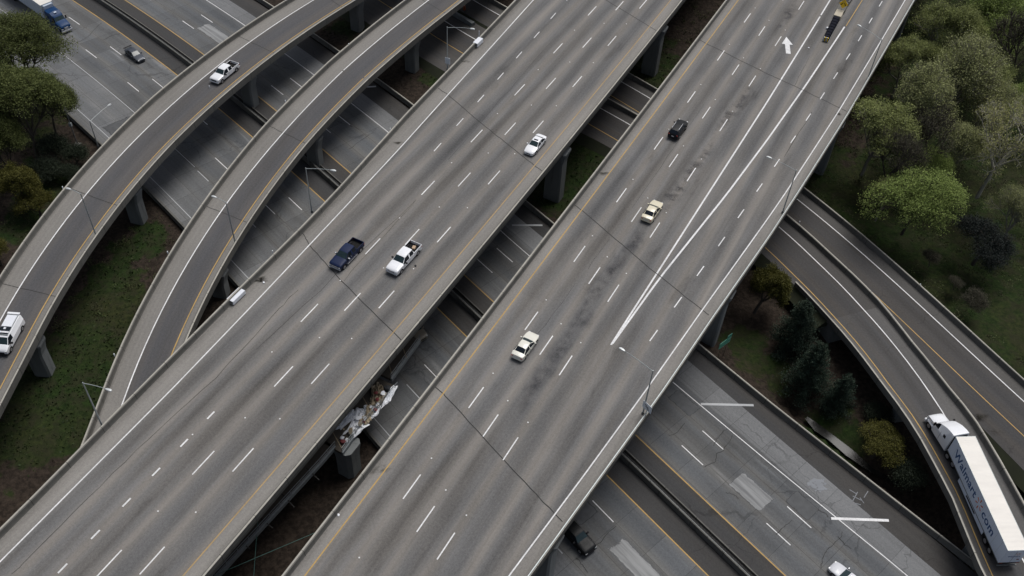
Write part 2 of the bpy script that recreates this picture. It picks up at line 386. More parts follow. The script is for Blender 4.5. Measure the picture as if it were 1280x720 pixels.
# ------------------------------------------------------------------ ground
def ravine(x, y):
    """creek between the lower freeway and the truck's ramp"""
    d = np.array([x, y])-Lo; s = d@Lu; c = min(max(s, 0), 180)
    l = d@Ln-(np.polyval(Lc, c)+np.polyval(np.polyder(Lc), c)*(s-c))
    a = np.clip((l-27.3)/2.5, 0, 1)
    side = float(np.clip((s-128)/18, 0, 1))
    return a*side
CR = [at(985, 500, -3)[:2], at(1012, 528, -3)[:2], at(1048, 560, -3)[:2], at(1085, 590, -3)[:2], at(1130, 612, -3)[:2], at(1180, 668, -3)[:2], at(1250, 740, -3)[:2]]
def seg_d(p, poly):
    best = 1e9
    for a, b in zip(poly[:-1], poly[1:]):
        ab = b-a; t = np.clip(((p-a)@ab)/(ab@ab), 0, 1); best = min(best, np.hypot(*(p-a-ab*t)))
    return best
GRASS = []
for px, py, r in [(168, 310, 3.5), (192, 290, 3), (140, 375, 5), (125, 420, 6), (95, 460, 6), (60, 500, 7), (95, 510, 5), (40, 545, 5), (130, 345, 3.5), (620, 95, 7), (600, 110, 5), (545, 98, 4), (690, 240, 8), (735, 200, 8), (800, 95, 8), (815, 60, 6), (770, 215, 5),
                  (425, 35, 4), (1200, 350, 7), (1240, 400, 8), (1160, 320, 6), (1270, 430, 8), (1270, 600, 5), (1250, 580, 3), (1240, 330, 9), (1220, 250, 9), (1130, 300, 9), (1060, 260, 8), (1090, 230, 9), (1180, 200, 11), (1150, 150, 11), (1260, 130, 12), (1200, 90, 14), (1150, 30, 14),
                  (1250, 30, 14), (1030, 240, 6), (1280, 270, 10), (960, 450, 4), (1040, 520, 5), (1060, 540, 4), (930, 415, 4), (60, 225, 5), (30, 280, 6), (20, 150, 10), (1300, 350, 12), (1320, 200, 16), (1320, 60, 16)]:
    GRASS.append((*at(px, py, 0)[:2], r))
ga = np.array(GRASS)
def axis(lo, hi, core0, core1, st):
    out = list(np.arange(core0, core1+.1, st)); v = core1; k = st
    while v < hi: k *= 1.5; v += k; out.append(v)
    v = core0; k = st
    while v > lo: k *= 1.5; v -= k; out.insert(0, v)
    return out
gx = axis(-1500, 1500, -130, 130, 1.6); gy = axis(-1500, 2500, 30, 250, 1.6)
mb = MB(); gr = []
for y in gy:
    for x in gx:
        z = -.22
        if -140 < x < 140 and 20 < y < 260:
            rv = ravine(x, y)
            if rv > 0:
                h1, l1 = nearest_cache = (0, 0)
                cd = seg_d(np.array([x, y]), CR)
                z -= rv*1.5+max(rv, min(1, max(0, 3-cd)))*(2.1*math.exp(-(cd/3.0)**2))
            z += .12*math.sin(x*.31+1)*math.cos(y*.27)+.07*math.sin(x*.9+y*.7) if True else 0
            z = min(z, -.04) if rv <= 0 else z
        mb.v.append((x, y, z))
        d = np.hypot(ga[:, 0]-x, ga[:, 1]-y)/ga[:, 2]; gr.append(float(np.clip(np.exp(-d*d*.9).sum(), 0, 1.3)) if -200 < x < 220 and 0 < y < 330 else .5)
nx = len(gx)
mb.f = [(j*nx+i, j*nx+i+1, (j+1)*nx+i+1, (j+1)*nx+i) for j in range(len(gy)-1) for i in range(nx-1)]
mb.uv = [(v[0], v[1]) for v in mb.v]; mb.at = {'grass': gr}
n = NT('earth_and_grass'); p = n.pos()
g = n.attr('grass'); nz = n.noise(p, .22, 6, .65); nz2 = n.noise(p, 1.6, 5, .7); nz3 = n.noise(p, .07, 3)
gm = n.ramp(n.math('ADD', g, n.math('MULTIPLY', n.math('SUBTRACT', nz, .5), 3.0)), .45, .80)
dirt = n.mix(n.ramp(nz2, .35, .7), (.018, .014, .011), (.046, .035, .027))
dirt = n.mix(n.math('MULTIPLY', n.ramp(nz, .55, .75), .6), dirt, (.070, .052, .040))
dirt = n.mix(n.math('MULTIPLY', n.ramp(n.noise(p, 3.3, 3, .8), .68, .74), .5), dirt, (.10, .092, .085))
grass = n.mix(n.ramp(nz2, .3, .7), (.009, .018, .005), (.022, .038, .010))
grass = n.mix(n.ramp(nz3, .4, .65), grass, n.mix(n.ramp(nz2, .3, .7), (.012, .017, .006), (.034, .038, .014)))
grass = n.mix(n.math('MULTIPLY', n.ramp(n.noise(p, .5, 5, .65), .42, .62), .65), grass, (.026, .025, .014))
n.bump(nz2, .8, .25)
m_ground = n.done(n.mix(gm, dirt, grass), .95, 0, .1)
gmesh = mb.build('ground', m_ground, smooth=180); structure(gmesh)

# creek water
cw = MB(); cpl = [at(1008, 522, -3.1), at(1022, 535, -3.1), at(1040, 548, -3.1), at(1062, 566, -3.1), at(1090, 588, -3.1), at(1125, 606, -3.1)]
wd = [.3, .7, .6, .75, .4, .3]
for i, q in enumerate(cpl):
    d = cpl[min(i+1, 5)]-cpl[max(i-1, 0)]; nn_ = np.array([-d[1], d[0], 0])/np.hypot(d[0], d[1]); cw.v += [tuple(q+nn_*wd[i]), tuple(q-nn_*wd[i])]
cw.f = [(2*i, 2*i+1, 2*i+3, 2*i+2) for i in range(5)]
n = NT('dark_creek_water'); n.bump(n.noise(n.pos(), 1.2, 2), .05, .02); m_water = n.done((.010, .010, .009), .22, 0, .25)
structure(cw.build('creek_water', m_water))

# ------------------------------------------------------------------ lower freeway
ssL = PL.rng(st=4)
hwy = structure(link('lower_freeway', None)); hwy.name = 'lower_freeway'
def lpart(name, mb, mat, label=None):
    return mb.build(name, mat, hwy, label)
lpart('road_surface', strip(PL, ssL, [-21.0, -12.3, -12.0, 0.05], .0, [.55, .55, 0, 0]), m_low, 'near carriageway of grey concrete slabs')
lpart('road_surface', strip(PL, ssL, [7.3, 18.9, 19.1, 22.7], .0, [0, 0, 1, 1]), m_low, 'far carriageway of grey concrete slabs')
lpart('inner_shoulder', strip(PL, ssL, [-.02, 3.2], .004), m_lowdark)
lpart('inner_shoulder', strip(PL, ssL, [4.6, 7.35], .004), m_lowdark)
lpart('outer_shoulder', strip(PL, ssL, [22.65, 26.3], .004), m_lowdark)
n = NT('loose_gravel'); f = n.noise(n.pos(), 9, 3, .8); m_gravel = n.done(n.mix(n.ramp(f, .45, .8), (.010, .010, .010), (.09, .086, .082)), .95)
lpart('gravel_strip', strip(PL, ssL, [3.5, 4.5], .036), m_gravel)
lpart('yellow_line', line(PL, -150, 320, 0, .16, .02), m_yellow2); lpart('yellow_line', line(PL, -150, 320, 7.45, .16, .02), m_yellow2)
st = [5.8+14.63*k for k in range(-8, 22)]
dash_parts(PL, [s-.4 for s in st], 3.9, -4.05, .14, m_white, hwy, .02)
dash_parts(PL, [s-2.3 for s in st], 3.9, -7.95, .14, m_white, hwy, .02)
dash_parts(PL, [s-1.5+.35 for s in st if s > 60], 3.5, -12.0, .14, m_worn, hwy, .02)
lpart('edge_line', line(PL, -150, 62, -11.85, .12, .02), m_worn)
lpart('edge_line', line(PL, -150, 320, -18.8, .12, .02), m_worn)
st2 = [153.7+14.8*k for k in range(-20, 10)]
dash_parts(PL, st2, 3.9, 11.2, .14, m_white, hwy, .02); dash_parts(PL, [s+.3 for s in st2], 3.9, 15.2, .14, m_white, hwy, .02)
lpart('edge_line', line(PL, -150, 320, lambda s: float(np.interp(s, [0, 75, 110, 146, 163, 183], [19.3, 19.2, 18.2, 18.0, 18.5, 19.3])), .13, .022), m_white)
n = NT('fresh_concrete_patch'); q = n.uv(); a_ = n.noise(n.vmul(n.pos(), (.8, .8, .8)), 1.2, 5, .7)
def ragged(n, uvv):
    e = n.attr('shoulder'); k = n.ramp(n.math('ADD', e, n.math('MULTIPLY', n.math('SUBTRACT', n.noise(n.vmul(n.pos(), (1, 1, 1)), 1.1, 5, .7), .5), 1.3)), .3, .7); n.put(n.b.inputs['Alpha'], k)
stv = n.noise(n.vmul(n.uv(), (.12, 1.5, 1)), 1.0, 4, .6); ragged(n, None)
m_patch = n.done(n.mix(n.ramp(stv, .3, .7), (.13, .133, .135), (.26, .265, .265)), .85)
def patch_strip(s0, s1, l0, l1, dz):
    mb = MB(); uv = []; ed = []; N1, N2 = 10, 6
    for i in range(N1+1):
        for j in range(N2+1):
            s_, l_ = s0+(s1-s0)*i/N1, l0+(l1-l0)*j/N2; mb.v.append(tuple(PL.P(s_, l_, dz))); uv.append((s_, l_)); ed.append(0 if i in (0, N1) or j in (0, N2) else 1)
    for i in range(N1):
        for j in range(N2): a = i*(N2+1)+j; mb.f.append((a, a+1, a+N2+2, a+N2+1))
    mb.uv = uv; mb.at = {'shoulder': ed}; return mb
for s0, s1, l0, l1 in [(161.5, 167.2, 11.4, 14.9), (157.2, 172, -7.3, -4.3), (36, 41, 9, 11), (24, 34, 11.5, 14.8)]:
    lpart('concrete_patch', patch_strip(s0, s1, l0, l1, .008), m_patch)
n = NT('dark_concrete_patch'); ragged(n, None); m_dpatch = n.done(n.scale((.070, .073, .076), n.math('MULTIPLY_ADD', n.noise(n.uv(), 1.2, 4), .8, .6)), .85)
for s0, s1, l0, l1 in [(148.5, 153.5, -8.0, -4.3), (140.5, 146, 14.0, 17.8), (147, 151.5, 15.3, 17.9), (168, 172, 15.4, 18.3), (42, 50, -18.6, -12.2)]:
    lpart('asphalt_patch', patch_strip(s0, s1, l0, l1, .007), m_dpatch)
def px_bar(a, b, z, w, mat, name, parent):
    A_, B_ = at(*a, z), at(*b, z); d = B_-A_; nn_ = np.array([-d[1], d[0], 0])/np.hypot(d[0], d[1])*w/2
    return MB().add([A_-nn_, B_-nn_, B_+nn_, A_+nn_], [(0, 1, 2, 3)]).build(name, mat, parent)
for a, b in [((876, 505), (942, 506.5)), ((1039, 648), (1111, 650.5)), ((640, 281.5), (678, 281.5)), ((454, 109), (470, 108))]:
    px_bar(a, b, .026, .38, m_worn if a[0] in (876, 454, 640) else m_white, 'enforcement_bar', hwy)
# crack sealant lines
def crack(pts, z, w, parent, name='crack_seal', mat=None):
    mb = MB(); P = []
    for a, b in zip(pts[:-1], pts[1:]):
        for t in np.linspace(0, 1, 6)[:-1]: P.append(np.array(a)*(1-t)+np.array(b)*t)
    P.append(np.array(pts[-1])); P = [at(x+random.gauss(0, .5), y+random.gauss(0, .5), z) for x, y in P]
    for i, q in enumerate(P):
        d = P[min(i+1, len(P)-1)]-P[max(i-1, 0)]; nn_ = np.array([-d[1], d[0], 0])/max(1e-6, np.hypot(d[0], d[1])); ww = w*random.uniform(.5, 1.3)
        mb.v += [tuple(q+nn_*ww/2), tuple(q-nn_*ww/2)]
    mb.f = [(2*i, 2*i+1, 2*i+3, 2*i+2) for i in range(len(P)-1)]
    return mb.build(name, mat or m_joint, parent)
for pts in [[(1053, 665), (1051, 672), (1036, 685), (1030, 692), (1026, 710)], [(1047, 670), (1055, 680), (1064, 686)], [(916, 545), (905, 562), (896, 568), (893, 578), (880, 583)], [(906, 537), (900, 545), (894, 553), (892, 557)],
            [(770, 657), (760, 666), (750, 678), (735, 686), (720, 700)], [(720, 697), (728, 706), (735, 716)], [(856, 528), (848, 540), (836, 545)], [(907, 615), (918, 619), (923, 622)], [(90, 56), (108, 48), (127, 28)], [(128, 50), (140, 44), (150, 42)],
            [(990, 650), (978, 660), (970, 668)], [(437, 186), (450, 176), (466, 166), (470, 160)], [(1022, 637), (1031, 641), (1036, 646)]]:
    crack(pts, .03, .085, hwy)
# faint utility paint marks and a white paint spill
m_spill = paint_mat('spilled_paint', (.19, .20, .215), .9)
mk = MB()
for (a, b) in [((1062, 612), (1070, 617)), ((1066, 620), (1078, 626)), ((1072, 615), (1066, 626)), ((1075, 622), (1080, 629)), ((1069, 629), (1076, 631)), ((1085, 614), (1080, 622))]:
    A_, B_ = at(*a, .036), at(*b, .036); d = B_-A_; nn_ = np.array([-d[1], d[0], 0])/np.hypot(d[0], d[1])*.055; mk.add([A_-nn_, B_-nn_, B_+nn_, A_+nn_], [(0, 1, 2, 3)])
mk.build('survey_paint_marks', m_spill, hwy)
sp = MB()
for k in range(46):
    x, y = random.gauss(1021, 5.5), random.gauss(606, 4); q = at(x, y, .032); r = random.uniform(.08, .5); m_ = random.randint(5, 7)
    sp.add([q+np.array([math.cos(t)*r*random.uniform(.4, 1.2), math.sin(t)*r*random.uniform(.4, 1.2), k*.0004]) for t in [2*PI*i/m_ for i in range(m_)]], [tuple(range(m_))])
sp.build('paint_spill', m_spill, hwy)

# barriers of the lower freeway
def barrier(name, label, path, s0, s1, lat, h=.85, t0=.55, t1=.22, mat=m_conc, group=None):
    o = sweep(path, np.linspace(s0, s1, int((s1-s0)/4)+2), [(add(lat, -t0/2), 0), (add(lat, -t0/2+.08), .25), (add(lat, -t1/2), h), (add(lat, t1/2), h), (add(lat, t0/2-.08), .25), (add(lat, t0/2), 0)]).build(name, mat)
    return tag(o, label, 'barrier', group)
md = thing('median_barrier', 'long concrete median barrier with a steel handrail between the two lower carriageways', 'barrier')
sweep(PL, PL.rng(st=4), [(3.2, 0), (3.25, .9), (3.45, .9), (3.5, 0)]).build('barrier_wall', m_conc, md); coping(PL, PL.rng(st=4), 3.3, 1, .9, .26).build('coping', m_concl, md)
sweep(PL, PL.rng(st=4), [(4.48, 0), (4.5, .35), (4.66, .35), (4.68, 0)]).build('kerb', m_conc, md)
rl = sweep(PL, PL.rng(st=4), [(3.32, 1.12), (3.32, 1.18), (3.38, 1.18), (3.38, 1.12)])
for s in np.arange(-20, 200, 2.5): q = PL.P(s, 3.35, 0); rl.tube(q+[0, 0, .85], q+[0, 0, 1.15], .04, n=5)
rl.build('handrail', m_galvd, md)
rb_lat = lambda s: float(np.interp(s, [60, 72, 103, 143, 158, 190], [26.9, 27.0, 25.6, 25.5, 25.7, 26.9]))
rb_ = barrier('roadside_barrier', 'concrete barrier along the far shoulder of the lower freeway, above the creek', PL, -160, 330, lambda s: float(np.interp(s, [60, 72, 103, 143, 158, 190], [26.9, 27.0, 25.6, 25.5, 25.7, 26.9])), .9, .5, .24, m_concl)
coping(PL, PL.rng(st=4), rb_lat, 1, .9, .24).build('coping', m_cap, rb_)
barrier('retaining_wall', 'low concrete wall beside the near shoulder of the lower freeway, by the tall trees', PL, -160, 330, -20.95, .9, .45, .3, m_conc)

# ------------------------------------------------------------------ creek ramps (at grade and bridge)
div_px = [(983.3, 268.3), (1043.3, 321.7), (1096.7, 373.3), (1136.7, 423.3), (1181.7, 479.3), (1220, 526.7), (1246.7, 570), (1280, 630)]
div1 = []
for x, y in div_px:
    zz = 1.9
    for _ in range(3):
        q = at(x, y, zz); s_, l_ = nearest(PC1, q[:2], 60, PC1.s1); zz = zC1(s_)+.85
    div1.append((s_, l_))
div1.sort(); _ds, _dl = zip(*div1)
divf = lambda s: float(np.interp(s, _ds, _dl))
yel1 = []
for x, y in [(771.7, 175.7), (960, 312.7), (1020, 371.7), (1066.7, 423.3), (1110, 479.3), (1160, 550), (1200, 623.3), (1240, 719.3)]:
    zz = 1.5
    for _ in range(3):
        q = at(x, y, zz); s_, l_ = nearest(PC1, q[:2], 10, PC1.s1); zz = zC1(s_)
    yel1.append((s_, l_))
yel1.sort(); print('divider', np.round(div1, 1).tolist()); print('yellow', np.round(yel1, 1).tolist(), 'SJ', SJ)
_ys, _yl = zip(*yel1); yf = lambda s: float(np.interp(s, _ys, _yl))

lr = structure(link('creek_side_road', None))
# at-grade outer roadway
ss = PC2.rng(st=4)
yel2 = lat_table(PC2, [(1086.7, 361.7), (1156.7, 426.7), (1210, 478.3), (1280, 541.7)], 1.0, 60, 140)
lim2 = lambda s: float(np.interp(s, [-100, 30, 75, 100, 125, 200], [4.9, 4.9, 5.2, 5.7, 8.6, 12]))
strip(PC2, ss, [-2.2, -.2, .15, lim2], .0, [1, 1, 0, 0]).build('road_surface', m_cramp, lr)
line(PC2, -100, 300, 0, .17, .02).build('edge_line', m_white, lr)
line(PC2, 62+20, 300, 4.75, .14, .02).build('yellow_line', m_yellow2, lr)
line(PC2, 10, 62, 4.9, .14, .02).build('yellow_line', m_yellow2, lr)
fill = sweep(PC2, ss, [(-2.5, -.02), (lim2, -.02), (add(lim2, 1.5), -1.3), (-4.5, -1.3)]); fill.build('embankment', plain('embankment_earth', (.020, .024, .010), .95, 0, .5, .6), lr)
ob = sweep(PC2, ss, [(-2.5, -.4), (-2.42, .85), (-2.16, .85), (-2.0, 0), (-2.0, -.4)]).build('roadside_barrier', m_concl)
coping(PC2, ss, -2.29, -1, .85, .26).build('coping', m_cap, ob)
tag(ob, 'long concrete barrier between the outer creek road and the wooded hillside', 'barrier')
# truck ramp: at grade then bridge
sA = PC1.rng(PC1.s0, SJ, 4); sBr = PC1.rng(SJ, PC1.s1, 3)
edge1 = lambda s: float(np.interp(s, [-20, 20, 45, 70, 90], [12.5, 12.0, 8.0, yf(70)+1.7, yf(90)+1.35])) if s < 90 else yf(s)+1.35
left1 = lambda s: min(divf(s), -2.2) if s > _ds[0]-2 else -4.2
strip(PC1, sA, [left1, -.25, .1, yf, add(yf, .3), edge1], .0, [.5, .5, 0, 0, .4, .4]).build('road_surface', m_cramp, lr, 'dark asphalt lane running onto the bridge')
sweep(PC1, sA, [(left1, -.02), (edge1, -.02), (add(edge1, 1.6), -1.4), (left1, -1.4)]).build('embankment', bpy.data.materials['embankment_earth'], lr)
line(PC1, PC1.s0, PC1.s1, 0, .17, .035).build('edge_line', m_white, lr)
line(PC1, PC1.s0, PC1.s1, yf, .15, .035).build('yellow_line', m_yellow2, lr)
cb = thing('curved_bridge', 'curved concrete bridge carrying the white semi truck over the creek', 'bridge')
strip(PC1, sBr, [add(divf, .1), -.25, .1, yf, add(yf, .25), edge1], .015, [1, 1, 0, 0, 1, 1]).build('road_surface', m_crampc, cb)
girder(PC1, sBr, divf, add(edge1, .15), 1.5, .35, .9).build('girder', m_conc, cb)
for g in (sA, sBr): pass
parapet(PC1, PC1.rng(_ds[0]-60, PC1.s1, 3), divf, -1, .85, .3).build('parapet', m_concl, cb); coping(PC1, PC1.rng(_ds[0]-60, PC1.s1, 3), divf, -1).build('coping', m_cap, cb)
parapet(PC1, PC1.rng(SJ-9, PC1.s1, 3), edge1, 1, .85, .3).build('parapet', m_concl, cb); coping(PC1, PC1.rng(SJ-9, PC1.s1, 3), edge1, 1).build('coping', m_cap, cb)
j = line(PC1, 0, 1, 0); mbj = MB()
for k in range(2):
    pass
Aj, Bj = at(1056.7, 410, zC1(SJ)+.035), at(1105, 392.7, zC1(SJ)+.035); d = Bj-Aj; nn_ = np.array([-d[1], d[0], 0])/np.hypot(d[0], d[1])*.11
MB().add([Aj-nn_, Bj-nn_, Bj+nn_, Aj+nn_], [(0, 1, 2, 3)]).build('expansion_joint', m_joint, cb)

def pier_mb(x, y, zb, zt, w, d, hd, flare=1.45, chamfer=.25, fl_h=2.2):
    """column lofted from the ground to a head that widens below the deck"""
    mb = MB(); c, s = math.cos(hd), math.sin(hd); ch = chamfer
    def ring(z, k, kd=1.0):
        a, b = w/2*k, d/2*kd; pts = [(-a+ch, -b), (a-ch, -b), (a, -b+ch), (a, b-ch), (a-ch, b), (-a+ch, b), (-a, b-ch), (-a, -b+ch)]
        return [(x+px*c-py*s, y+px*s+py*c, z) for px, py in pts]
    zs = [(zb, 1, 1), (zt-fl_h, 1, 1), (zt-fl_h*.45, 1+(flare-1)*.55, 1.05), (zt-.35, flare, 1.1), (zt, flare, 1.1)]
    for z, k, kd in zs: mb.v += ring(z, k, kd)
    for i in range(len(zs)-1):
        for q in range(8): mb.f.append((i*8+q, i*8+(q+1) % 8, (i+1)*8+(q+1) % 8, (i+1)*8+q))
    mb.f.append(tuple(range(8))[::-1]); mb.f.append(tuple(range(32, 40))); return mb
def near_pt(path, x, y, z=-1.0): return nearest(path, at(x, y, z)[:2], path.s0, path.s1)[0]
def add_pier(path, s, lat, zb, under, w, d, parent, **k):
    q = path.P(s, lat); pier_mb(q[0], q[1], zb, q[2]-under, w, d, path.head(s)-PI/2, **k).build('pier', m_pier, parent)
for s in (SJ+17, near_pt(PC1, 1208, 697)):
    add_pier(PC1, s, 2.6, -4.2, 1.45, 2.6, 1.6, cb, flare=1.5)
sweep(PC1, np.linspace(SJ-10, SJ+1.5, 8), [(add(edge1, -.9), -.5), (add(edge1, -.25), -.5), (add(edge1, -.25), -5), (add(edge1, -.9), -5)]).build('abutment', m_pier, cb)
sweep(PC1, np.linspace(SJ+.3, SJ+1.6, 2), [(-3.5, -1.4), (add(edge1, -.3), -1.4), (add(edge1, -.3), -5), (-3.5, -5)]).build('abutment', m_pier, cb)

# ------------------------------------------------------------------ upper decks A and B
dA = thing('highway_overpass', 'wide concrete overpass crossing the photo on the left, carrying two pickups side by side', 'overpass', group='wide overpasses')
lA = lambda s: float(np.interp(s, [20.5, 27, 33, 43, 59, 74, 83, 106, 116, 143, 200], [-12.5, -12.7, -13.0, -13.4, -13.9, -14.15, -14.5, -16.0, -16.35, -17.25, -19]))
wA = lambda s: float(np.interp(s, [18, 31, 45, 61, 86, 99, 114, 139, 148, 200], [-10.15, -10.4, -10.65, -11.2, -12.2, -12.75, -13.55, -14.7, -15.1, -17])) 
rA, yA = 9.45, 7.3
ss = PA.rng(st=5)
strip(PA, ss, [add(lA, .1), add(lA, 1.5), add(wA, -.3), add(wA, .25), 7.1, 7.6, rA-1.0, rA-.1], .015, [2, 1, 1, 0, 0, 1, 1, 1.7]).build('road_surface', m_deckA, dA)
girder(PA, ss, add(lA, -.16), rA+.16, 2.0, .5, 1.5).build('girder', m_dark_conc, dA)
parapet(PA, ss, lA, -1).build('parapet', m_concl, dA); parapet(PA, ss, rA, 1).build('parapet', m_concl, dA)
coping(PA, ss, lA, -1).build('coping', m_cap, dA); coping(PA, ss, rA, 1).build('coping', m_cap, dA)
line(PA, -15, 320, wA, .16).build('edge_line', m_white, dA); line(PA, -15, 320, yA, .15).build('yellow_line', m_yellow, dA)
kk = range(-5, 18)
dash_parts(PA, [61.3+14.65*k for k in range(0, 14)], 3.7, -3.98, .15, m_white, dA, .036)
dash_parts(PA, [65.8+14.63*k for k in kk], 3.7, -.3, .15, m_white, dA, .036)
dash_parts(PA, [68.5+14.67*k for k in kk], 3.7, 3.32, .15, m_white, dA, .036)
dash_parts(PA, [100.3+7.36*k for k in range(0, 12)], 2.3, lambda s: -7.8-(s-101)*.037, .14, m_white, dA, .036)
dash_parts(PA, [43.3-4.6*k for k in range(0, 12)], 1.25, -4.02, .2, m_white, dA, .036)
def joint(path, pts, w_, parent):
    mb = MB(); P = []
    for (s0, l0), (s1, l1) in zip(pts[:-1], pts[1:]):
        for t in np.linspace(0, 1, 9)[:-1]: P.append((s0+(s1-s0)*t+random.gauss(0, .036), l0+(l1-l0)*t))
    P.append(pts[-1])
    for s, l in P: mb.v += [tuple(path.P(s-w_/2, l, .034)), tuple(path.P(s+w_/2, l, .034))]
    mb.f = [(2*i, 2*i+1, 2*i+3, 2*i+2) for i in range(len(P)-1)]; mb.build('expansion_joint', m_joint, parent)
for o_ in (0, 40.2, 86.5, 140):
    pts = [(75.0, -14.1), (73.4, -11.7), (70.1, -3.9), (65.3, 9.2)] if o_ < 30 else [(114.9+o_-40.2, -15.9), (114.3+o_-40.2, -13.8), (110.2+o_-40.2, -4.7), (107.4+o_-40.2, 2.3), (104.7+o_-40.2, 9.2)]
    joint(PA, [(s+(o_ if o_ < 30 else 0), l) for s, l in pts], .13, dA)
for s in (5, 52.4, 113.3, 155.6, 200):
    if s != 52.4: add_pier(PA, s, 7.6, -.6, 1.9, 2.9, 2.3, dA, flare=1.3)
    add_pier(PA, s+2, -9.5, -.6, 1.9, 2.9, 2.3, dA, flare=1.3)

dB = thing('highway_overpass', 'wide concrete overpass through the middle of the photo with the painted gore and upward arrow', 'overpass', group='wide overpasses')
lB = -8.95; yB = -7.35
wB = lambda s: float(np.interp(s, [0, 45, 60, 76, 92, 114, 121, 146, 170, 189, 240], [7.5, 11.4, 12.85, 14.25, 15.45, 17.3, 17.8, 19.2, 20.1, 20.75, 22.2]))
rB = lambda s: float(np.interp(s, [0, 45, 59, 76, 90, 109, 121, 144, 188, 240], [9.6, 13.3, 14.6, 16.2, 17.2, 18.75, 19.5, 20.75, 22.3, 23.8]))
G1 = lambda s: float(np.interp(s, [79.5, 83, 94, 115, 142, 173, 240], [7.3, 7.3, 7.4, 7.6, 7.9, 8.0, 8.1]))
G2 = lambda s: float(np.interp(s, [79.5, 94, 116, 132, 151, 172, 184, 240], [7.35, 8.1, 10.1, 11.2, 12.2, 13.0, 13.3, 14.4]))
ss = PB.rng(st=5)
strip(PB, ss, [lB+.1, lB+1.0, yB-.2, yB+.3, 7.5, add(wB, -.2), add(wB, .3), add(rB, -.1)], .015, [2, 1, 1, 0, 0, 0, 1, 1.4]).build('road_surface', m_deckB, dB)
girder(PB, ss, lB-.16, add(rB, .16), 2.0, .5, 1.5).build('girder', m_dark_conc, dB)
parapet(PB, ss, lB, -1).build('parapet', m_concl, dB); parapet(PB, ss, rB, 1).build('parapet', m_concl, dB)
coping(PB, ss, lB, -1).build('coping', m_cap, dB); coping(PB, ss, rB, 1).build('coping', m_cap, dB)
rail = sweep(PB, ss, [(add(rB, -.02), 1.02), (add(rB, -.02), 1.12), (add(rB, .10), 1.12), (add(rB, .10), 1.02)])
for s in np.arange(-15, 240, 2.4): q = PB.P(s, rB(s)+.04, .8); rail.tube(q, q+[0, 0, .26], .035, n=4)
rail.build('handrail', m_galv, dB)
line(PB, -15, 320, yB, .15).build('yellow_line', m_yellow2, dB); line(PB, -15, 320, wB, .16).build('edge_line', m_white, dB)
line(PB, 79.5, 173.6, G1, .24, .031).build('gore_line', m_white, dB); line(PB, 79.8, 172.6, G2, .26, .033).build('gore_line', m_white, dB)
dash_parts(PB, [174.2, 183.5], 8.2, 8.0, .24, m_white, dB, .036)
line(PB, 173, 320, add(G2, .15), .15).build('yellow_line', m_yellow2, dB)
dash_parts(PB, [119.9+14.62*k for k in range(-9, 14)], 3.7, lambda s: -3.5-(s-46)*.002, .15, m_white, dB, .036)
dash_parts(PB, [117.1+14.6*k for k in range(-9, 14)], 3.7, .06, .15, m_white, dB, .036)
dash_parts(PB, [115.4+14.6*k for k in range(-9, 14)], 3.7, 3.73, .15, m_white, dB, .036)
b4 = lambda s: float(np.interp(s, [83, 90, 98, 105, 112, 127, 141, 155, 169, 184, 240], [11.4, 11.95, 12.5, 13.0, 13.4, 14.4, 15.2, 15.85, 16.5, 16.9, 18.3]))
dash_parts(PB, [82.7+7.2*k for k in range(0, 24)], 2.3, b4, .15, m_white, dB, .036)
for pts in [[(101.5, -8.7), (100.9, -7.2), (95, 6.3), (91, 16.5)], [(62.1, -8.7), (61.6, -7), (56.5, 5.2), (53.3, 13.4)], [(153.6, -8.7), (149.9, 5.5), (148.9, 10.6), (146.5, 20.4)], [(14, -8.7), (8, 9)], [(206, -8.7), (198, 22)]]: joint(PB, pts, .13, dB)
for s in (5, 52, 98.3, 145.5, 195):
    add_pier(PB, s, rB(s)-1.9, -2.4, 1.9, 2.9, 2.2, dB, flare=1.35); add_pier(PB, s+2, -6.6, -.6, 1.9, 2.9, 2.2, dB, flare=1.3)
# white arrow
ar = MB(); c_ = at(984, 57, ZD+.035); hB = PB.head(166)
def arrow_pt(a, b):
    A_ = at(985.5, 67, ZD+.035); B_ = at(983, 46, ZD+.035); d = (B_-A_); L_ = np.hypot(d[0], d[1]); d /= L_; nn_ = np.array([d[1], -d[0], 0]); return A_+d*a*L_+nn_*b
ar.add([arrow_pt(0, -.42), arrow_pt(0, .42), arrow_pt(.55, .42), arrow_pt(.55, 1.0), arrow_pt(1, 0), arrow_pt(.55, -1.0), arrow_pt(.55, -.42)], [(0, 1, 2, 6), (3, 4, 5), (2, 3, 5, 6)])
ar.build('lane_arrow', m_white, dB)
# longitudinal seams and patched areas
for a, b in [((640, 339), (720, 260)), ((320, 437), (520, 250)), ((1012, 70), (993, 108))]:
    crack([a, ((a[0]+b[0])/2, (a[1]+b[1])/2), b], ZD+.032, .05, dA if a[0] < 700 and a[1] > 330 and a[0] != 640 else dB) if a[0] != 640 else None
crack([(15, 718), (26.7, 706.7), (110, 623), (186.7, 546.7), (270, 472), (350, 385), (372, 362)], ZD+.032, .06, dA)
for a, b in [((655, 441), (720, 355)), ((735, 335), (762, 298)), ((790, 260), (880, 130)), ((430, 350), (520, 250)), ((560, 200), (690, 50))]:
    crack([a, ((a[0]+b[0])/2, (a[1]+b[1])/2), b], ZD+.032, .04, dB if a[0] > 640 else dA)
crack([(980, 196), (1012, 146), (1015, 140)], ZD+.032, .07, dB)
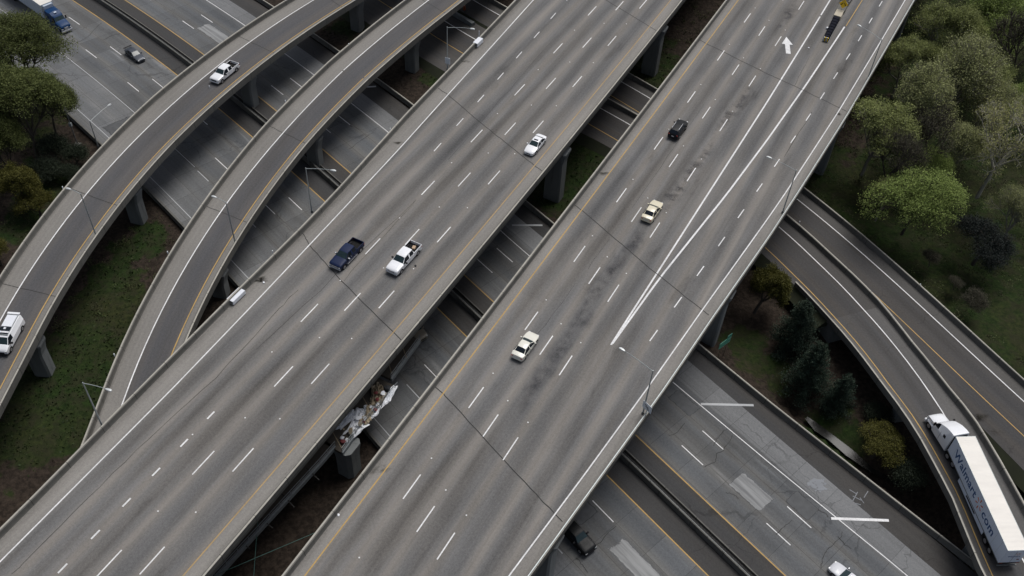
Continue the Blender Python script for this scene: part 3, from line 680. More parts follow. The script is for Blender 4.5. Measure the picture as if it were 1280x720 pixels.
# raised pavement markers
m_cer = plain('marker_ceramic', (.6, .6, .6), .5)
for k in range(-4, 16):
    for l in (-3.98, -.3, 3.32):
        q = PA.P(72+14.65*k+{-3.98: -2, -.3: 3, 3.32: 5}[l], l, .036)
        if in_view(q, 5): MB().box(-.08, .08, -.08, .08, 0, .03, Matrix.Translation(q)).build('raised_marker', m_cer, dA)
for k in range(-6, 10):
    for l, o_ in ((-3.6, 9), (.06, 6.2), (3.73, 4.6)):
        q = PB.P(117+14.6*k+o_, l, .036)
        if in_view(q, 5): MB().box(-.08, .08, -.08, .08, 0, .03, Matrix.Translation(q)).build('raised_marker', m_cer, dB)

# ------------------------------------------------------------------ curved ramps R1 and R2
r1 = thing('curved_ramp', 'curved elevated ramp at far left carrying the white utility van', 'ramp', group='curved elevated ramps')
l1f = lambda s: float(np.interp(s, [5, 25, 50, 62, 85, 90], [-2.8, -3.0, -3.25, -3.1, -3.0, -3.0])); y1f = lambda s: float(np.interp(s, [0, 20, 40, 60, 90], [4.6, 4.9, 5.05, 5.4, 5.6]))
r1f = add(y1f, 1.45); ss = P1.rng(st=3)
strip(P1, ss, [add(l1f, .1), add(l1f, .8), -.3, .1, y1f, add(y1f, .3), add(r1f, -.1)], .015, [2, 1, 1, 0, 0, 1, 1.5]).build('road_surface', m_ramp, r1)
girder(P1, ss, add(l1f, -.16), add(r1f, .16), 1.7, .45, 1.3).build('girder', m_conc, r1)
parapet(P1, ss, l1f, -1).build('parapet', m_concl, r1); parapet(P1, ss, r1f, 1).build('parapet', m_concl, r1)
coping(P1, ss, l1f, -1).build('coping', m_cap, r1); coping(P1, ss, r1f, 1).build('coping', m_cap, r1)
line(P1, -40, 200, 0, .17).build('edge_line', m_white, r1); line(P1, -40, 200, y1f, .15).build('yellow_line', m_yellow2, r1)
for pts in [[(26.3, -2.9), (24.7, 6.1)], [(6.4, -2.9), (5, 6)], [(72.3, -3), (71.3, 6.8)], [(93, -3), (91, 6.9)]]: joint(P1, pts, .1, r1)
def near_s(path, x, y, z): return nearest(path, at(x, y, z)[:2], path.s0, path.s1)
for s in (near_s(P1, 165, 272, 0)[0], near_s(P1, 308, 128, 0)[0], near_s(P1, 432, 28, 0)[0], near_s(P1, 38, 462, 0)[0]):
    add_pier(P1, s, 4.2, -.5, 1.65, 2.4, 2.0, r1, flare=1.35)
r2 = thing('curved_ramp', 'curved elevated ramp with no vehicles between the far left ramp and the wide overpass', 'ramp', group='curved elevated ramps')
l2f = lambda s: float(np.interp(s, [0, 20, 35, 55, 70, 100], [-2.6, -2.65, -2.8, -3.1, -2.9, -2.9])); y2f = lambda s: float(np.interp(s, [0, 55, 76, 104], [3.95, 3.95, 4.35, 4.8]))
r2f = add(y2f, 1.4); ss = P2.rng(st=3)
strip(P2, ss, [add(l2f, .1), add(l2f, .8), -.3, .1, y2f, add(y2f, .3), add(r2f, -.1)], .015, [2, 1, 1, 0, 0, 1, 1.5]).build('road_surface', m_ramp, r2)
girder(P2, ss, add(l2f, -.16), add(r2f, .16), 1.6, .45, 1.3).build('girder', m_conc, r2)
parapet(P2, ss, l2f, -1).build('parapet', m_concl, r2); parapet(P2, ss, r2f, 1).build('parapet', m_concl, r2)
coping(P2, ss, l2f, -1).build('coping', m_cap, r2); coping(P2, ss, r2f, 1).build('coping', m_cap, r2)
line(P2, -60, 200, 0, .17).build('edge_line', m_white, r2); line(P2, -60, 200, y2f, .15).build('yellow_line', m_yellow2, r2)
for pts in [[(36.4, -2.7), (35, 5.1)], [(56.5, -3), (55, 5.1)], [(103, -2.9), (101, 6)]]: joint(P2, pts, .1, r2)
for x, y in ((275, 366), (393, 203), (510, 84)):
    add_pier(P2, near_s(P2, x, y, 0)[0], 3.6, -.5, 1.55, 2.3, 1.9, r2, flare=1.4)


# ------------------------------------------------------------------ platform with junk below the left overpass
ZP = 6.0
wk = thing('walkway', 'concrete walkway with steel rails under the left overpass edge, littered with white sheets', 'walkway')
m_floor = plain('dirty_walkway_floor', (.060, .051, .040), .9, 0, .35, .9)
m_grate = plain('walkway_steel', (.20, .22, .23), .6, .3, .3, 2)
def pA(x, y, z=ZP): s, l = nearest(PA, at(x, y, z)[:2], 10, 120); return s, l
def slab_piece(outer, inner=3.5):
    pts = [pA(*p) for p in outer]; a, b = pts[0], pts[-1]
    P_ = [PA.P(s, l, ZP-ZD) for s, l in pts]+[PA.P(b[0], inner, ZP-ZD), PA.P(a[0], inner, ZP-ZD)]
    MB().prism([(q[0], q[1]) for q in P_], ZP-.45, ZP).build('floor', m_floor, wk)
    rl_ = MB()
    for q, r in zip(P_[:len(pts)-1], P_[1:len(pts)]):
        for h in (.55, 1.05): rl_.tube(q+[0, 0, h], r+[0, 0, h], .04, n=6)
        L_ = np.linalg.norm(r-q); n_ = int(L_/1.8)+1
        for i in range(n_+1): t = i/n_; o_ = q*(1-t)+r*t; rl_.tube(o_, o_+np.array([0, 0, 1.1]), .04, n=6)
    rl_.build('railing', m_grate, wk)
    kb = MB()
    for q, r in zip(P_[:len(pts)-1], P_[1:len(pts)]):
        d = (r-q)/np.linalg.norm(r-q); m_ = np.array([-d[1], d[0], 0])*.12
        kb.prism([tuple((q+m_)[:2]), tuple((r+m_)[:2]), tuple((r-m_)[:2]), tuple((q-m_)[:2])], ZP-.5, ZP+.14)
    kb.build('kerb', m_grate, wk)
slab_piece([(525, 425), (489, 474)]); slab_piece([(497, 484), (444, 543), (428, 566)]); slab_piece([(419, 558), (400, 580), (270, 722), (180, 825)], 4)
m_tan = plain('weathered_timber', (.20, .155, .10), .85, 0, .3, 2)
for a, b in [((413, 535), (427, 560)), ((450, 490), (459, 506)), ((484, 446), (489, 466)), ((501, 427), (508, 447))]:
    A_, B_ = at(*a, ZP+1.2), at(*b, ZP+1.0); MB().tube(A_, B_, .06, n=6).build('crossbar', m_tan, wk)
for a, b in [((383, 585), (399, 600)), ((350, 615), (368, 634)), ((322, 645), (341, 660)), ((295, 672), (312, 686))]:
    px_bar(a, b, ZP+.02, .12, m_joint, 'floor_joint', wk)
q0 = at(437, 585, 0); s_, l_ = nearest(PA, q0[:2], 10, 120)
bt = thing('walkway_pier', 'stout concrete column with rounded corners standing under the littered walkway', 'pier', (q0[0], q0[1], 0))
pier_mb(0, 0, -.6, ZP-.52, 2.6, 2.6, PA.head(s_), flare=1.15, chamfer=.5).build('column', m_pier, bt)

def crumple(name, label, cat, px, z, amp, mat, group=None, n=9, thick=.0):
    P_ = [at(x, y, z)[:2] for x, y in px]; c = np.mean(P_, axis=0); P_ = [c+(p_-c)*1.22 for p_ in P_]; m_ = len(P_)*5
    ring = []
    for i in range(m_):
        k = i/5; a, b = P_[int(k) % len(P_)], P_[(int(k)+1) % len(P_)]; t = k-int(k); p_ = a*(1-t)+b*t
        ring.append(c+(p_-c)*random.uniform(.88, 1.1))
    mb = MB()
    for j in range(n+1):
        f = 1-j/n
        for i in range(m_): q = c+(ring[i]-c)*f; mb.v.append((q[0]-c[0], q[1]-c[1], .02+(0 if j == 0 else amp*.7*random.uniform(.0, 1.15)*(1 if j < n else .6))))
    for j in range(n):
        for i in range(m_): mb.f.append((j*m_+i, j*m_+(i+1) % m_, (j+1)*m_+(i+1) % m_, (j+1)*m_+i))
    o = mb.build(name, mat, loc=(c[0], c[1], z+.005)); return tag(o, label, cat, group)
m_sheet = plain('white_plastic_sheet', (.80, .82, .85), .45, 0, .1, 2)
m_card = plain('brown_cardboard', (.36, .30, .21), .85, 0, .35, 2)
m_redc = plain('red_cloth', (.15, .025, .028), .7, 0, .2, 4)
m_green = plain('dark_green_cloth', (.02, .06, .045), .8)
m_dcloth = plain('dark_cloth', (.03, .032, .036), .8)
crumple('plastic_sheet', 'large crumpled white plastic sheet lying nearest the middle of the littered walkway', 'sheet', [(436, 537), (446, 513), (455, 515), (457, 520), (452, 527), (460, 530), (444, 543)], ZP+.02, .35, m_sheet, 'white sheets on the walkway')
crumple('plastic_sheet', 'torn white sheet on the walkway tucked against the edge of the left overpass', 'sheet', [(427, 520), (439, 513), (445, 520), (433, 530), (427, 535), (418, 534)], ZP+.02, .35, m_sheet, 'white sheets on the walkway')
crumple('plastic_sheet', 'white sheet flecked with red beside the far rail of the walkway', 'sheet', [(465, 509), (477, 506), (471, 519), (463, 523), (463, 515)], ZP+.02, .3, m_sheet, 'white sheets on the walkway')
crumple('plastic_sheet', 'narrow white sheet draped along the topmost stretch of walkway rail', 'sheet', [(481, 500), (490, 484), (495, 485), (488, 500), (478, 508)], ZP+.5, .3, m_sheet, 'white sheets on the walkway')
crumple('plastic_sheet', 'small white strip of sheet between the cardboard and the large white sheet', 'sheet', [(455, 509), (458, 507), (461, 518), (456, 517)], ZP+.05, .4, m_sheet, 'white sheets on the walkway')
crumple('debris_heap', 'tan heap of scrap wood and cloth topped with red scraps on the walkway', 'junk heap', [(464, 500), (466, 487), (473, 482), (479, 487), (479, 502), (473, 506), (466, 505)], ZP+.02, .9, m_card)
crumple('cardboard_sheet', 'flattened brown cardboard between two white sheets on the walkway', 'cardboard', [(458, 509), (464, 508), (463, 524), (458, 529), (449, 524), (457, 519)], ZP+.2, .3, m_card)
crumple('green_cloth', 'dark green cloth beside the red bag at the overpass edge of the walkway', 'cloth', [(430, 513), (437, 507), (440, 512), (433, 518)], ZP+.02, .4, m_green)
crumple('dark_blanket', 'dark blanket at the lower end of the torn white sheet on the walkway', 'blanket', [(417, 533), (424, 523), (427, 531), (420, 536)], ZP+.02, .3, m_dcloth)
def scrap(px, z, mat):
    q = at(*px, z); m_ = random.randint(4, 6); r = random.uniform(.18, .5)
    ring = [(r*math.cos(2*PI*i/m_)*random.uniform(.5, 1.3), r*.7*math.sin(2*PI*i/m_)*random.uniform(.5, 1.3), random.uniform(0, .15)) for i in range(m_)]
    mb = MB().add(ring+[(x, y, z_+.02) for x, y, z_ in ring], [tuple(range(m_))[::-1], tuple(range(m_, 2*m_))]+[(i, (i+1) % m_, m_+(i+1) % m_, m_+i) for i in range(m_)])
    o = mb.build('scrap', mat, loc=tuple(q)); o.rotation_euler = (random.uniform(-.4, .4), random.uniform(-.4, .4), random.uniform(0, 6)); return o
def bundle(name, label, cat, px, z, r, mat, group=None):
    q = at(*px, z); mb = MB(); n_, m_ = 7, 5
    for j in range(m_):
        for i in range(n_):
            a = 2*PI*i/n_; b = PI*(j+.3)/(m_-.4); mb.v.append((r*math.cos(a)*math.sin(b)*random.uniform(.55, 1.3), r*math.sin(a)*math.sin(b)*random.uniform(.55, 1.3), r*.55*(1-math.cos(PI-b))*random.uniform(.7, 1.1)))
    for j in range(m_-1):
        for i in range(n_): mb.f.append((j*n_+i, j*n_+(i+1) % n_, (j+1)*n_+(i+1) % n_, (j+1)*n_+i))
    mb.f += [tuple(range(n_)), tuple(range((m_-1)*n_, m_*n_))[::-1]]
    o = mb.build(name, mat, loc=tuple(q), smooth=60); return tag(o, label, cat, group)
bundle('red_bag', 'red bag against the overpass edge above the torn white sheet', 'bag', (440, 506), ZP+.02, .5, m_redc, 'red bags on the walkway')
bundle('red_bag', 'red bag high on the tan heap of scraps', 'bag', (470, 492), ZP+.9, .3, m_redc, 'red bags on the walkway')
bundle('red_bag', 'red bag low on the tan heap of scraps', 'bag', (472, 500), ZP+.9, .3, m_redc, 'red bags on the walkway')
bundle('red_bag', 'red bag lying on the red-flecked white sheet near the walkway rail', 'bag', (469, 513), ZP+.3, .27, m_redc, 'red bags on the walkway')
bundle('red_bag', 'red bag below the flattened cardboard at the walkway rail', 'bag', (454, 528), ZP+.3, .3, m_redc, 'red bags on the walkway')
bundle('red_bag', 'dark red bag between the white bundles at the lower end of the junk', 'bag', (429, 553), ZP+.02, .42, m_redc, 'red bags on the walkway')
bundle('white_bundle', 'white bundle at the lower end of the junk, nearer the overpass', 'bundle', (428, 548), ZP+.02, .35, m_sheet, 'white bundles on the walkway')
bundle('white_bundle', 'white bundle at the lower end of the junk, nearer the rail', 'bundle', (434, 551.5), ZP+.02, .35, m_sheet, 'white bundles on the walkway')
bundle('dark_bundle', 'dark bundle behind the tan heap, at the end gate of the walkway', 'bundle', (484, 488), ZP+.02, .6, m_dcloth)
for i in range(13):
    t_ = random.random(); px = (433+t_*48+random.gauss(0, 4), 545-t_*52+random.gauss(0, 5)); tag(scrap(px, ZP+.3+random.random()*.4, m_sheet), 'small white scrap strewn over the sheets on the walkway', 'scrap', 'white scraps on the walkway')
for i in range(9):
    t_ = random.random(); px = (428+t_*52+random.gauss(0, 4), 543-t_*50+random.gauss(0, 5)); tag(scrap(px, ZP+.3+random.random()*.4, m_card), 'small tan scrap strewn over the sheets on the walkway', 'scrap', 'tan scraps on the walkway')
m_cable = plain('green_patina_cable', (.06, .13, .115), .6, .3)
cq = MB().path([tuple(at(326, 600, 8.5)), tuple(at(322.5, 645, 6.8)), tuple(at(317, 722, 4.0)), tuple(at(312, 790, 1.0))], [.035]*4, 5).build('overhead_cable', m_cable); tag(cq, 'thin green cable running straight down between the overpasses at the bottom', 'cable')
cq = MB().path([tuple(at(250, 727, 6.4)), tuple(at(330, 693, 6.0)), tuple(at(415, 657, 6.6))], [.035]*3, 5).build('overhead_cable', m_cable); tag(cq, 'thin green cable slanting up to the right between the overpasses at the bottom', 'cable')

# ------------------------------------------------------------------ street lamps, poles, signs
def street_lamp(base, z, H, head, label, z0off=.8):
    b = at(*base, z); hd = at(*head, z+H+.35)
    t = thing('street_lamp', label, 'street lamp', (b[0], b[1], z), 0, 'street lamps')
    MB().tube((0, 0, -.1), (0, 0, .35), .2, .17, 8).build('base', m_galvd, t)
    MB().tube((0, 0, .3), (0, 0, H), .115, .065, 8).build('pole', m_galv, t)
    d = np.array([hd[0]-b[0], hd[1]-b[1]]); L_ = min(np.hypot(*d), 4.6); d = d/np.hypot(*d)
    pts = [(d[0]*L_*k, d[1]*L_*k, H-.15+.5*math.sin(k*PI*.55)) for k in (0, .25, .5, .75, .95)]
    MB().path(pts, [.05, .045, .04, .035, .03], 6).build('arm', m_galv, t)
    M = Matrix.Translation((d[0]*L_, d[1]*L_, H+.33)) @ Matrix.Rotation(math.atan2(d[1], d[0]), 4, 'Z')
    hd_ = MB(); hd_.v = []
    secs = [(-.35, .08, .05), (-.1, .17, .11), (.25, .19, .12), (.45, .12, .07)]
    for x, yw, zh in secs: hd_.v += [tuple(M @ Vector(v)) for v in [(x, -yw, 0), (x, -yw*.7, zh), (x, yw*.7, zh), (x, yw, 0), (x, yw*.6, -.08), (x, -yw*.6, -.08)]]
    for i in range(3):
        for q in range(6): hd_.f.append((i*6+q, i*6+(q+1) % 6, (i+1)*6+(q+1) % 6, (i+1)*6+q))
    hd_.f += [tuple(range(6)), tuple(range(18, 24))]
    hd_.build('lamp_head', plain('lamp_housing', (.5, .52, .52), .45, .2), t, smooth=40); return t, b
street_lamp((128.3, 533.3), ZD, 8.5, (135, 487), 'street lamp nearest the bottom left, its arm reaching over the end of the second ramp')
street_lamp((390, 265), ZD, 8.3, (416, 213), 'street lamp on the left overpass parapet, just above the joint by the navy pickup')
street_lamp((121, 296.7), Z1, 8.5, (86, 236), 'street lamp on the far left ramp, up the curve from the white van')
street_lamp((294.3, 305), z2(36), 8.3, (268, 246), 'street lamp on the second ramp from the left, beside its expansion joint')
l5, b5 = street_lamp((559.3, 87.3), ZD, 8.4, (590, 36), 'topmost street lamp of the left overpass, with a small pale panel on its pole')
street_lamp((1084, 100), ZD, 8.2, (1070, 30), 'street lamp on the right overpass parapet, nearest the top right of the photo')
street_lamp((803.5, 517), ZD, 8.5, (778, 437), 'street lamp on the right overpass behind the white square sign')
street_lamp((978, 266), ZD, 8.3, (962, 197), 'street lamp on the right overpass where the creek roads come out from under it')
street_lamp((123, 184), 0, 5.6, (137, 131), 'street lamp beside the lower freeway, at the foot of the large trees on the left')
def panel_quad(c, wdir, w, h, tilt=0.0, t=.04):
    """slab centred on c, width along wdir (2D), height along z"""
    wd_ = np.array([wdir[0], wdir[1], 0.0]); wd_ /= np.linalg.norm(wd_); nd_ = np.array([wd_[1], -wd_[0], 0]); hz = np.array([0, 0, 1.0])*math.cos(tilt)-nd_*math.sin(tilt); nn = np.cross(wd_, hz)
    return Matrix(((wd_[0], hz[0], nn[0], c[0]), (wd_[1], hz[1], nn[1], c[1]), (wd_[2], hz[2], nn[2], c[2]), (0, 0, 0, 1)))
# small panel on the top lamp pole
m_signw = plain('white_sign_face', (.56, .60, .64), .5, 0, .15, 4)
o = MB().box(-.45, .45, -.6, .6, -.03, .03, panel_quad(np.array([b5[0]+.05, b5[1]-.14, ZD+1.9]), (1, -.35), .9, 1.2)).build('panel', m_signw); tag(o, 'small pale rectangular panel fixed to the pole of the topmost lamp of the left overpass', 'sign')
# white square sign on the right overpass
sgb = at(804.5, 518, ZD); M = panel_quad(np.array([sgb[0]+.15, sgb[1]-.35, ZD+2.0]), at(808.7, 514.6, ZD+1.4)[:2]-at(800, 506.7, ZD+1.4)[:2], 1.4, 1.4)
ws = thing('road_sign', 'white square sign with small dark marks fixed to the right overpass parapet', 'sign', (0, 0, 0))
MB().box(-.72, .72, -.62, .62, 0, .04, M).build('panel', m_signw, ws)
mk = [(-.28, .22), (-.12, .12), (-.2, -.02), (.1, .0), (-.02, -.1), (.2, -.12), (.12, -.24), (.28, -.3)]
for x_, y_ in mk: MB().box(x_-.055, x_+.055, y_-.07, y_+.07, .042, .052, M).build('dark_mark', m_trim, ws)
MB().tube((sgb[0]+.2, sgb[1]-.45, ZD+.3), (sgb[0]+.2, sgb[1]-.45, ZD+1.5), .05).build('post', m_galv, ws)
# green guide sign
gA, gB = at(898.5, 434.5, 2.6), at(912.8, 424, 2.6); gc = (gA+gB)/2; gw = float(np.hypot(*(gB-gA)[:2])); M = panel_quad(np.array([gc[0], gc[1], 2.75]), (gB-gA)[:2], gw, 1.3)
gs = thing('guide_sign', 'green roadside guide sign with a small green panel above it, beside the lower freeway', 'sign', (0, 0, 0))
m_grn = plain('green_sign_face', (.015, .27, .16), .45, 0, .12, 3)
MB().box(-gw/2, gw/2, -.62, .62, 0, .04, M).build('panel', m_grn, gs)
MB().box(gw/2-.95, gw/2+.05, .68, 1.2, 0, .04, M).build('upper_panel', plain('faded_green_sign_face', (.03, .22, .16), .45, 0, .3, 3), gs)
bd = MB(); e = .035
for x0, x1, y0, y1 in [(-gw/2+.05, gw/2-.05, .55, .55+e), (-gw/2+.05, gw/2-.05, -.55-e, -.55), (-gw/2+.05, -gw/2+.05+e, -.55, .55), (gw/2-.05-e, gw/2-.05, -.55, .55)]: bd.box(x0, x1, y0, y1, .042, .05, M)
bd.build('border', plain('pale_sign_border', (.35, .5, .45), .5), gs)
lt = MB()
for y_, n_ in ((.2, 9), (-.2, 7)):
    for i in range(n_): x_ = -gw/2+.35+i*.26; lt.box(x_, x_+random.uniform(.08, .15), y_-.09, y_+.09, .042, .05, M)
lt.build('legend', bpy.data.materials['pale_sign_border'], gs)
for k in (-.7, .7):
    q = gc+(gB-gA)/gw*k; MB().tube((q[0]+.05, q[1]+.08, -1.6), (q[0]+.05, q[1]+.08, 3.3), .06).build('post', m_tan, gs)
# electrical cabinets on the left overpass shoulder
m_cab = plain('white_enamel_cabinet', (.66, .68, .72), .4, 0, .04, 2)
def cabinet(px, L_, W_, H_, rx, label):
    q = at(*px, ZD+.4); s_, l_ = nearest(PA, q[:2], 0, 230); t = thing('utility_cabinet', label, 'cabinet', (q[0], q[1], ZD+.02), PA.head(s_), 'white cabinets on the parapet')
    mb = MB().box(-L_/2, L_/2, -W_/2, W_/2, .15, H_, taper=.03); mb.build('body', m_cab, t, bevel=.02)
    MB().box(-L_/2+.1, L_/2-.1, -W_/2+.1, W_/2-.1, 0, .16).build('plinth', m_galvd, t)
    MB().box(-L_/2-.005, -L_/2+.01, -W_/2+.1, W_/2-.1, .25, H_-.1).build('door', m_galvd, t); return t, q
cabinet((295.3, 370.5), 2.5, 1.15, .75, 0, 'large white metal cabinet on the left overpass shoulder, below the lamp on the second ramp')
cabinet((597.5, 53.5), 2.1, 1.0, .9, 0, 'smaller white metal cabinet at the top of the left overpass, a white post behind')
pq = at(598.7, 49, ZD); o = MB().tube(pq, pq+[0, 0, 1.7], .09, .06).build('marker_post', m_cab); tag(o, 'thin white post on the parapet behind the smaller white cabinet', 'post')
# delineator posts along the parapets
m_del = plain('delineator_white', (.6, .63, .66), .5)
for i, (x, y, z, lb) in enumerate([(262, 110, z2(55)+.85, 'small white marker on the second ramp parapet near the wide shoulder curve'), (357, 128, z2(62)+.85, 'small white marker on the second ramp parapet below the pale freeway patch'), (210, 317, z2(28)+.85, 'small white marker on the second ramp parapet beside the grass'), (143.5, 445, z2(10)+.85, 'lowest small white marker on the second ramp parapet'), (436, 57, z2(80)+.85, 'small white marker on the second ramp parapet nearest the first ramp pier'),
        (488, 163, ZD+.85, 'small white marker on the left overpass parapet above the dirt stain'), (341, 316, ZD+.85, 'small white marker on the left overpass parapet close to its expansion joint'), (79, 236, Z1+.85, 'small white marker on the far left ramp parapet near its lamp'), (1149.5, 357.5, 1.85, 'small white marker on the barrier of the outer creek road'), (999, 279, 1.9, 'small white marker on the wall between the two creek roads')]):
    q = at(x, y, z-.2); o = MB().box(-.05, .05, -.09, .09, 0, .45, Matrix.Translation(q)).build('delineator', m_del); tag(o, lb, 'marker', 'white parapet markers')
# utility pole next to the near trees
q = at(97, 181, 0); up_ = thing('utility_pole', 'thin dark pole with a small box, beside the retaining wall under the left trees', 'pole', (q[0], q[1], -.2))
MB().tube((0, 0, 0), (0, 0, 8.6), .09, .06).build('pole', m_galvd, up_); MB().box(-.22, .22, -.18, .18, 4.2, 4.9).build('box', m_galv, up_); MB().box(-.5, .5, -.5, .5, .1, .32).build('footing', m_conc, up_)
# temporary fencing wall between the second ramp and left overpass (top)
ww = px_bar((560, 17), (588, 32), 1.02, .35, m_pier, 'x', None); bpy.data.objects.remove(ww)
A_, B_ = at(555, 12, 1.0), at(590, 33, 1.0); d = (B_-A_)/np.linalg.norm(B_-A_); nn_ = np.array([-d[1], d[0], 0])
o = MB().add([A_-nn_*.25, B_-nn_*.25, B_+nn_*.9, A_+nn_*.3]+[A_-nn_*.1+[0, 0, 1.0], B_-nn_*.1+[0, 0, .7], B_+nn_*.75+[0, 0, .7], A_+nn_*.2+[0, 0, 1.0]], [(3, 2, 1, 0), (4, 5, 6, 7), (0, 1, 5, 4), (1, 2, 6, 5), (2, 3, 7, 6), (3, 0, 4, 7)]).build('gore_barrier', m_pier)
tag(o, 'pale wedge of concrete barrier on the lower road, seen above the topmost lamp', 'barrier')
q = at(580.5, 12, 1.0); o = MB().tube(q, q+[0, 0, .9], .3, .22, 10).build('traffic_drum', plain('orange_plastic', (.34, .09, .036), .5)); tag(o, 'worn orange traffic drum behind the pale wedge barrier', 'traffic drum')

# crash cushion and split sign in the gore of the right overpass
sg, lg = nearest(PB, at(1032, 50, ZD+.3)[:2], 120, 230); se, le = nearest(PB, at(1045.5, 23, ZD+.5)[:2], 120, 240)
hdg = math.atan2(*(PB.P(se, le)-PB.P(sg, lg))[:2][::-1]); q = PB.P(sg, lg, .036); Lc_ = float(np.hypot(*(PB.P(se, le)-PB.P(sg, lg))[:2]))
cc = thing('crash_cushion', 'black segmented crash cushion with a striped nose in the painted gore of the right overpass', 'crash cushion', q, hdg)
m_cush = plain('dark_rubber_fender', (.010, .011, .017), .9, 0, .3, 3, 0, .1)
n_ = 8
for i in range(n_):
    x0 = Lc_*i/n_+.02; x1 = Lc_*(i+1)/n_-.03; wv = .52+.12*i/n_
    mb = MB(); 
    for x_, k_ in ((x0, .86), (x0+.08, 1), (x1-.08, 1), (x1, .86)):
        mb.v += [(x_, -wv*k_, .1), (x_, -wv*k_, .65), (x_, -wv*k_*.7, .88*k_+.02), (x_, wv*k_*.7, .88*k_+.02), (x_, wv*k_, .65), (x_, wv*k_, .1)]
    for a in range(3):
        for b_ in range(6): mb.f.append((a*6+b_, a*6+(b_+1) % 6, (a+1)*6+(b_+1) % 6, (a+1)*6+b_))
    mb.f += [tuple(range(6)), tuple(range(18, 24))]; mb.build('segment', m_cush, cc, smooth=35)
nose = MB().box(-.25, .05, -.5, .5, .08, .85, taper=.05).build('nose_box', m_cush, cc, bevel=.04)
m_ylw = plain('yellow_sign_face', (.85, .55, .01), .45, 0, .08, 2)
for i, (y_, m__) in enumerate([(-.36, m_ylw), (-.12, m_lens), (.12, m_ylw), (.36, m_lens)]):
    MB().add([(-.262, y_-.1, .15), (-.262, y_+.02, .15), (-.262, y_+.1, .8), (-.262, y_-.02, .8), (-.27, y_-.1, .15), (-.27, y_+.02, .15), (-.27, y_+.1, .8), (-.27, y_-.02, .8)], [(0, 1, 2, 3), (4, 5, 6, 7), (0, 1, 5, 4), (2, 3, 7, 6), (1, 2, 6, 5), (3, 0, 4, 7)]).build('stripe', m__, nose)
    MB().box(-.22, .02, y_-.09, y_+.05, .852, .86).build('stripe', m__, nose)
bs = MB().box(-.35, Lc_+.3, -.62, .62, .0, .05).build('base_plate', m_galvd, cc)
gw_ = thing('gore_wall', 'concrete wall behind the crash cushion where the right overpass splits', 'wall', PB.P(se, le, .02), hdg)
m_cream = concrete_mat('cream_concrete', (.42, .38, .30), .15)
MB().box(.35, 2.9, -.75, .75, 0, .8, taper=.06).build('end_block', m_cream, gw_, bevel=.03)
MB().box(2.9, 6.5, -.85, .85, 0, .72, taper=.05).build('rear_block', m_conc, gw_, bevel=.03)
for sd_ in (-1, 1):
    MB().add([(6.4, sd_*.6, 0), (6.4, sd_*.9, 0), (60, sd_*4.2, 0), (60, sd_*3.9, 0), (6.4, sd_*.63, .85), (6.4, sd_*.87, .85), (60, sd_*4.17, .85), (60, sd_*3.93, .85)], [(0, 1, 2, 3), (4, 5, 6, 7), (0, 1, 5, 4), (1, 2, 6, 5), (2, 3, 7, 6), (3, 0, 4, 7)]).build('side_wall', m_concl, gw_)
MB().add([(6.6, -.62, .004), (6.6, .62, .004), (60, 3.95, .004), (60, -3.95, .004)], [(0, 1, 2, 3)]).build('painted_dark_gap', m_joint, gw_)  # flat dark sheet painted as the black open gap between the splitting decks
sc_ = at(1054.6, 5, ZD+2.0); yd = PB.head(se); M = panel_quad(np.array([sc_[0], sc_[1], ZD+2.0]), (math.sin(yd), -math.cos(yd)), 1, 1, .15)
M = M @ Matrix.Rotation(math.radians(45), 4, 'Z')
ys = thing('warning_sign', 'yellow diamond sign with a black split arrow behind the crash cushion', 'sign', (0, 0, 0))
MB().box(-.62, .62, -.62, .62, 0, .03, M).build('panel', m_ylw, ys, bevel=0)
M2 = M @ Matrix.Rotation(math.radians(-45), 4, 'Z')
arr = MB(); 
def seg2(mb, p, q_, w_, M_, z=.036):
    p, q_ = np.array(p), np.array(q_); d = (q_-p)/np.linalg.norm(q_-p); n_v = np.array([-d[1], d[0]])*w_/2
    mb.add([M_ @ Vector((*(p-n_v), z)), M_ @ Vector((*(q_-n_v), z)), M_ @ Vector((*(q_+n_v), z)), M_ @ Vector((*(p+n_v), z))], [(0, 1, 2, 3)])
for sx in (-1, 1):
    arr = MB(); seg2(arr, (sx*.06, .2), (sx*.2, .12), .12, M2); seg2(arr, (sx*.2, .15), (sx*.32, -.1), .12, M2, .037+.001*sx)
    arr.add([M2 @ Vector((sx*.18, -.02, .039)), M2 @ Vector((sx*.5, -.05, .039)), M2 @ Vector((sx*.38, -.34, .039))], [(0, 1, 2)]); arr.build('arrow', m_trim, ys)
MB().tube((sc_[0], sc_[1]+.06, ZD), (sc_[0], sc_[1]+.06, ZD+2.5), .05).build('post', m_galv, ys)
# small litter on the decks
for i, (x, y, m__, lb) in enumerate([(330, 353.5, m_sheet, 'white scrap beside the dark oil stain on the left overpass shoulder'), (314.5, 350, m_sheet, 'white scrap against the parapet just above the large cabinet'), (42, 627.5, m_sheet, 'white scrap by the parapet at the lower left of the overpass'), (423, 644, m_sheet, 'white scrap on the yellow-line shoulder of the right overpass'), (519.5, 332.5, m_dcloth, 'dark scrap on the lane just behind the white crew cab pickup'), (1010.5, 60, m_sheet, 'white scrap in the gore before the crash cushion'), (1034, 36, m_sheet, 'crumpled white scrap touching the left side of the crash cushion')]):
    bundle('paper_scrap', lb, 'litter', (x, y), ZD+.03, .16 if i != 6 else .35, m__, 'litter on the overpasses')
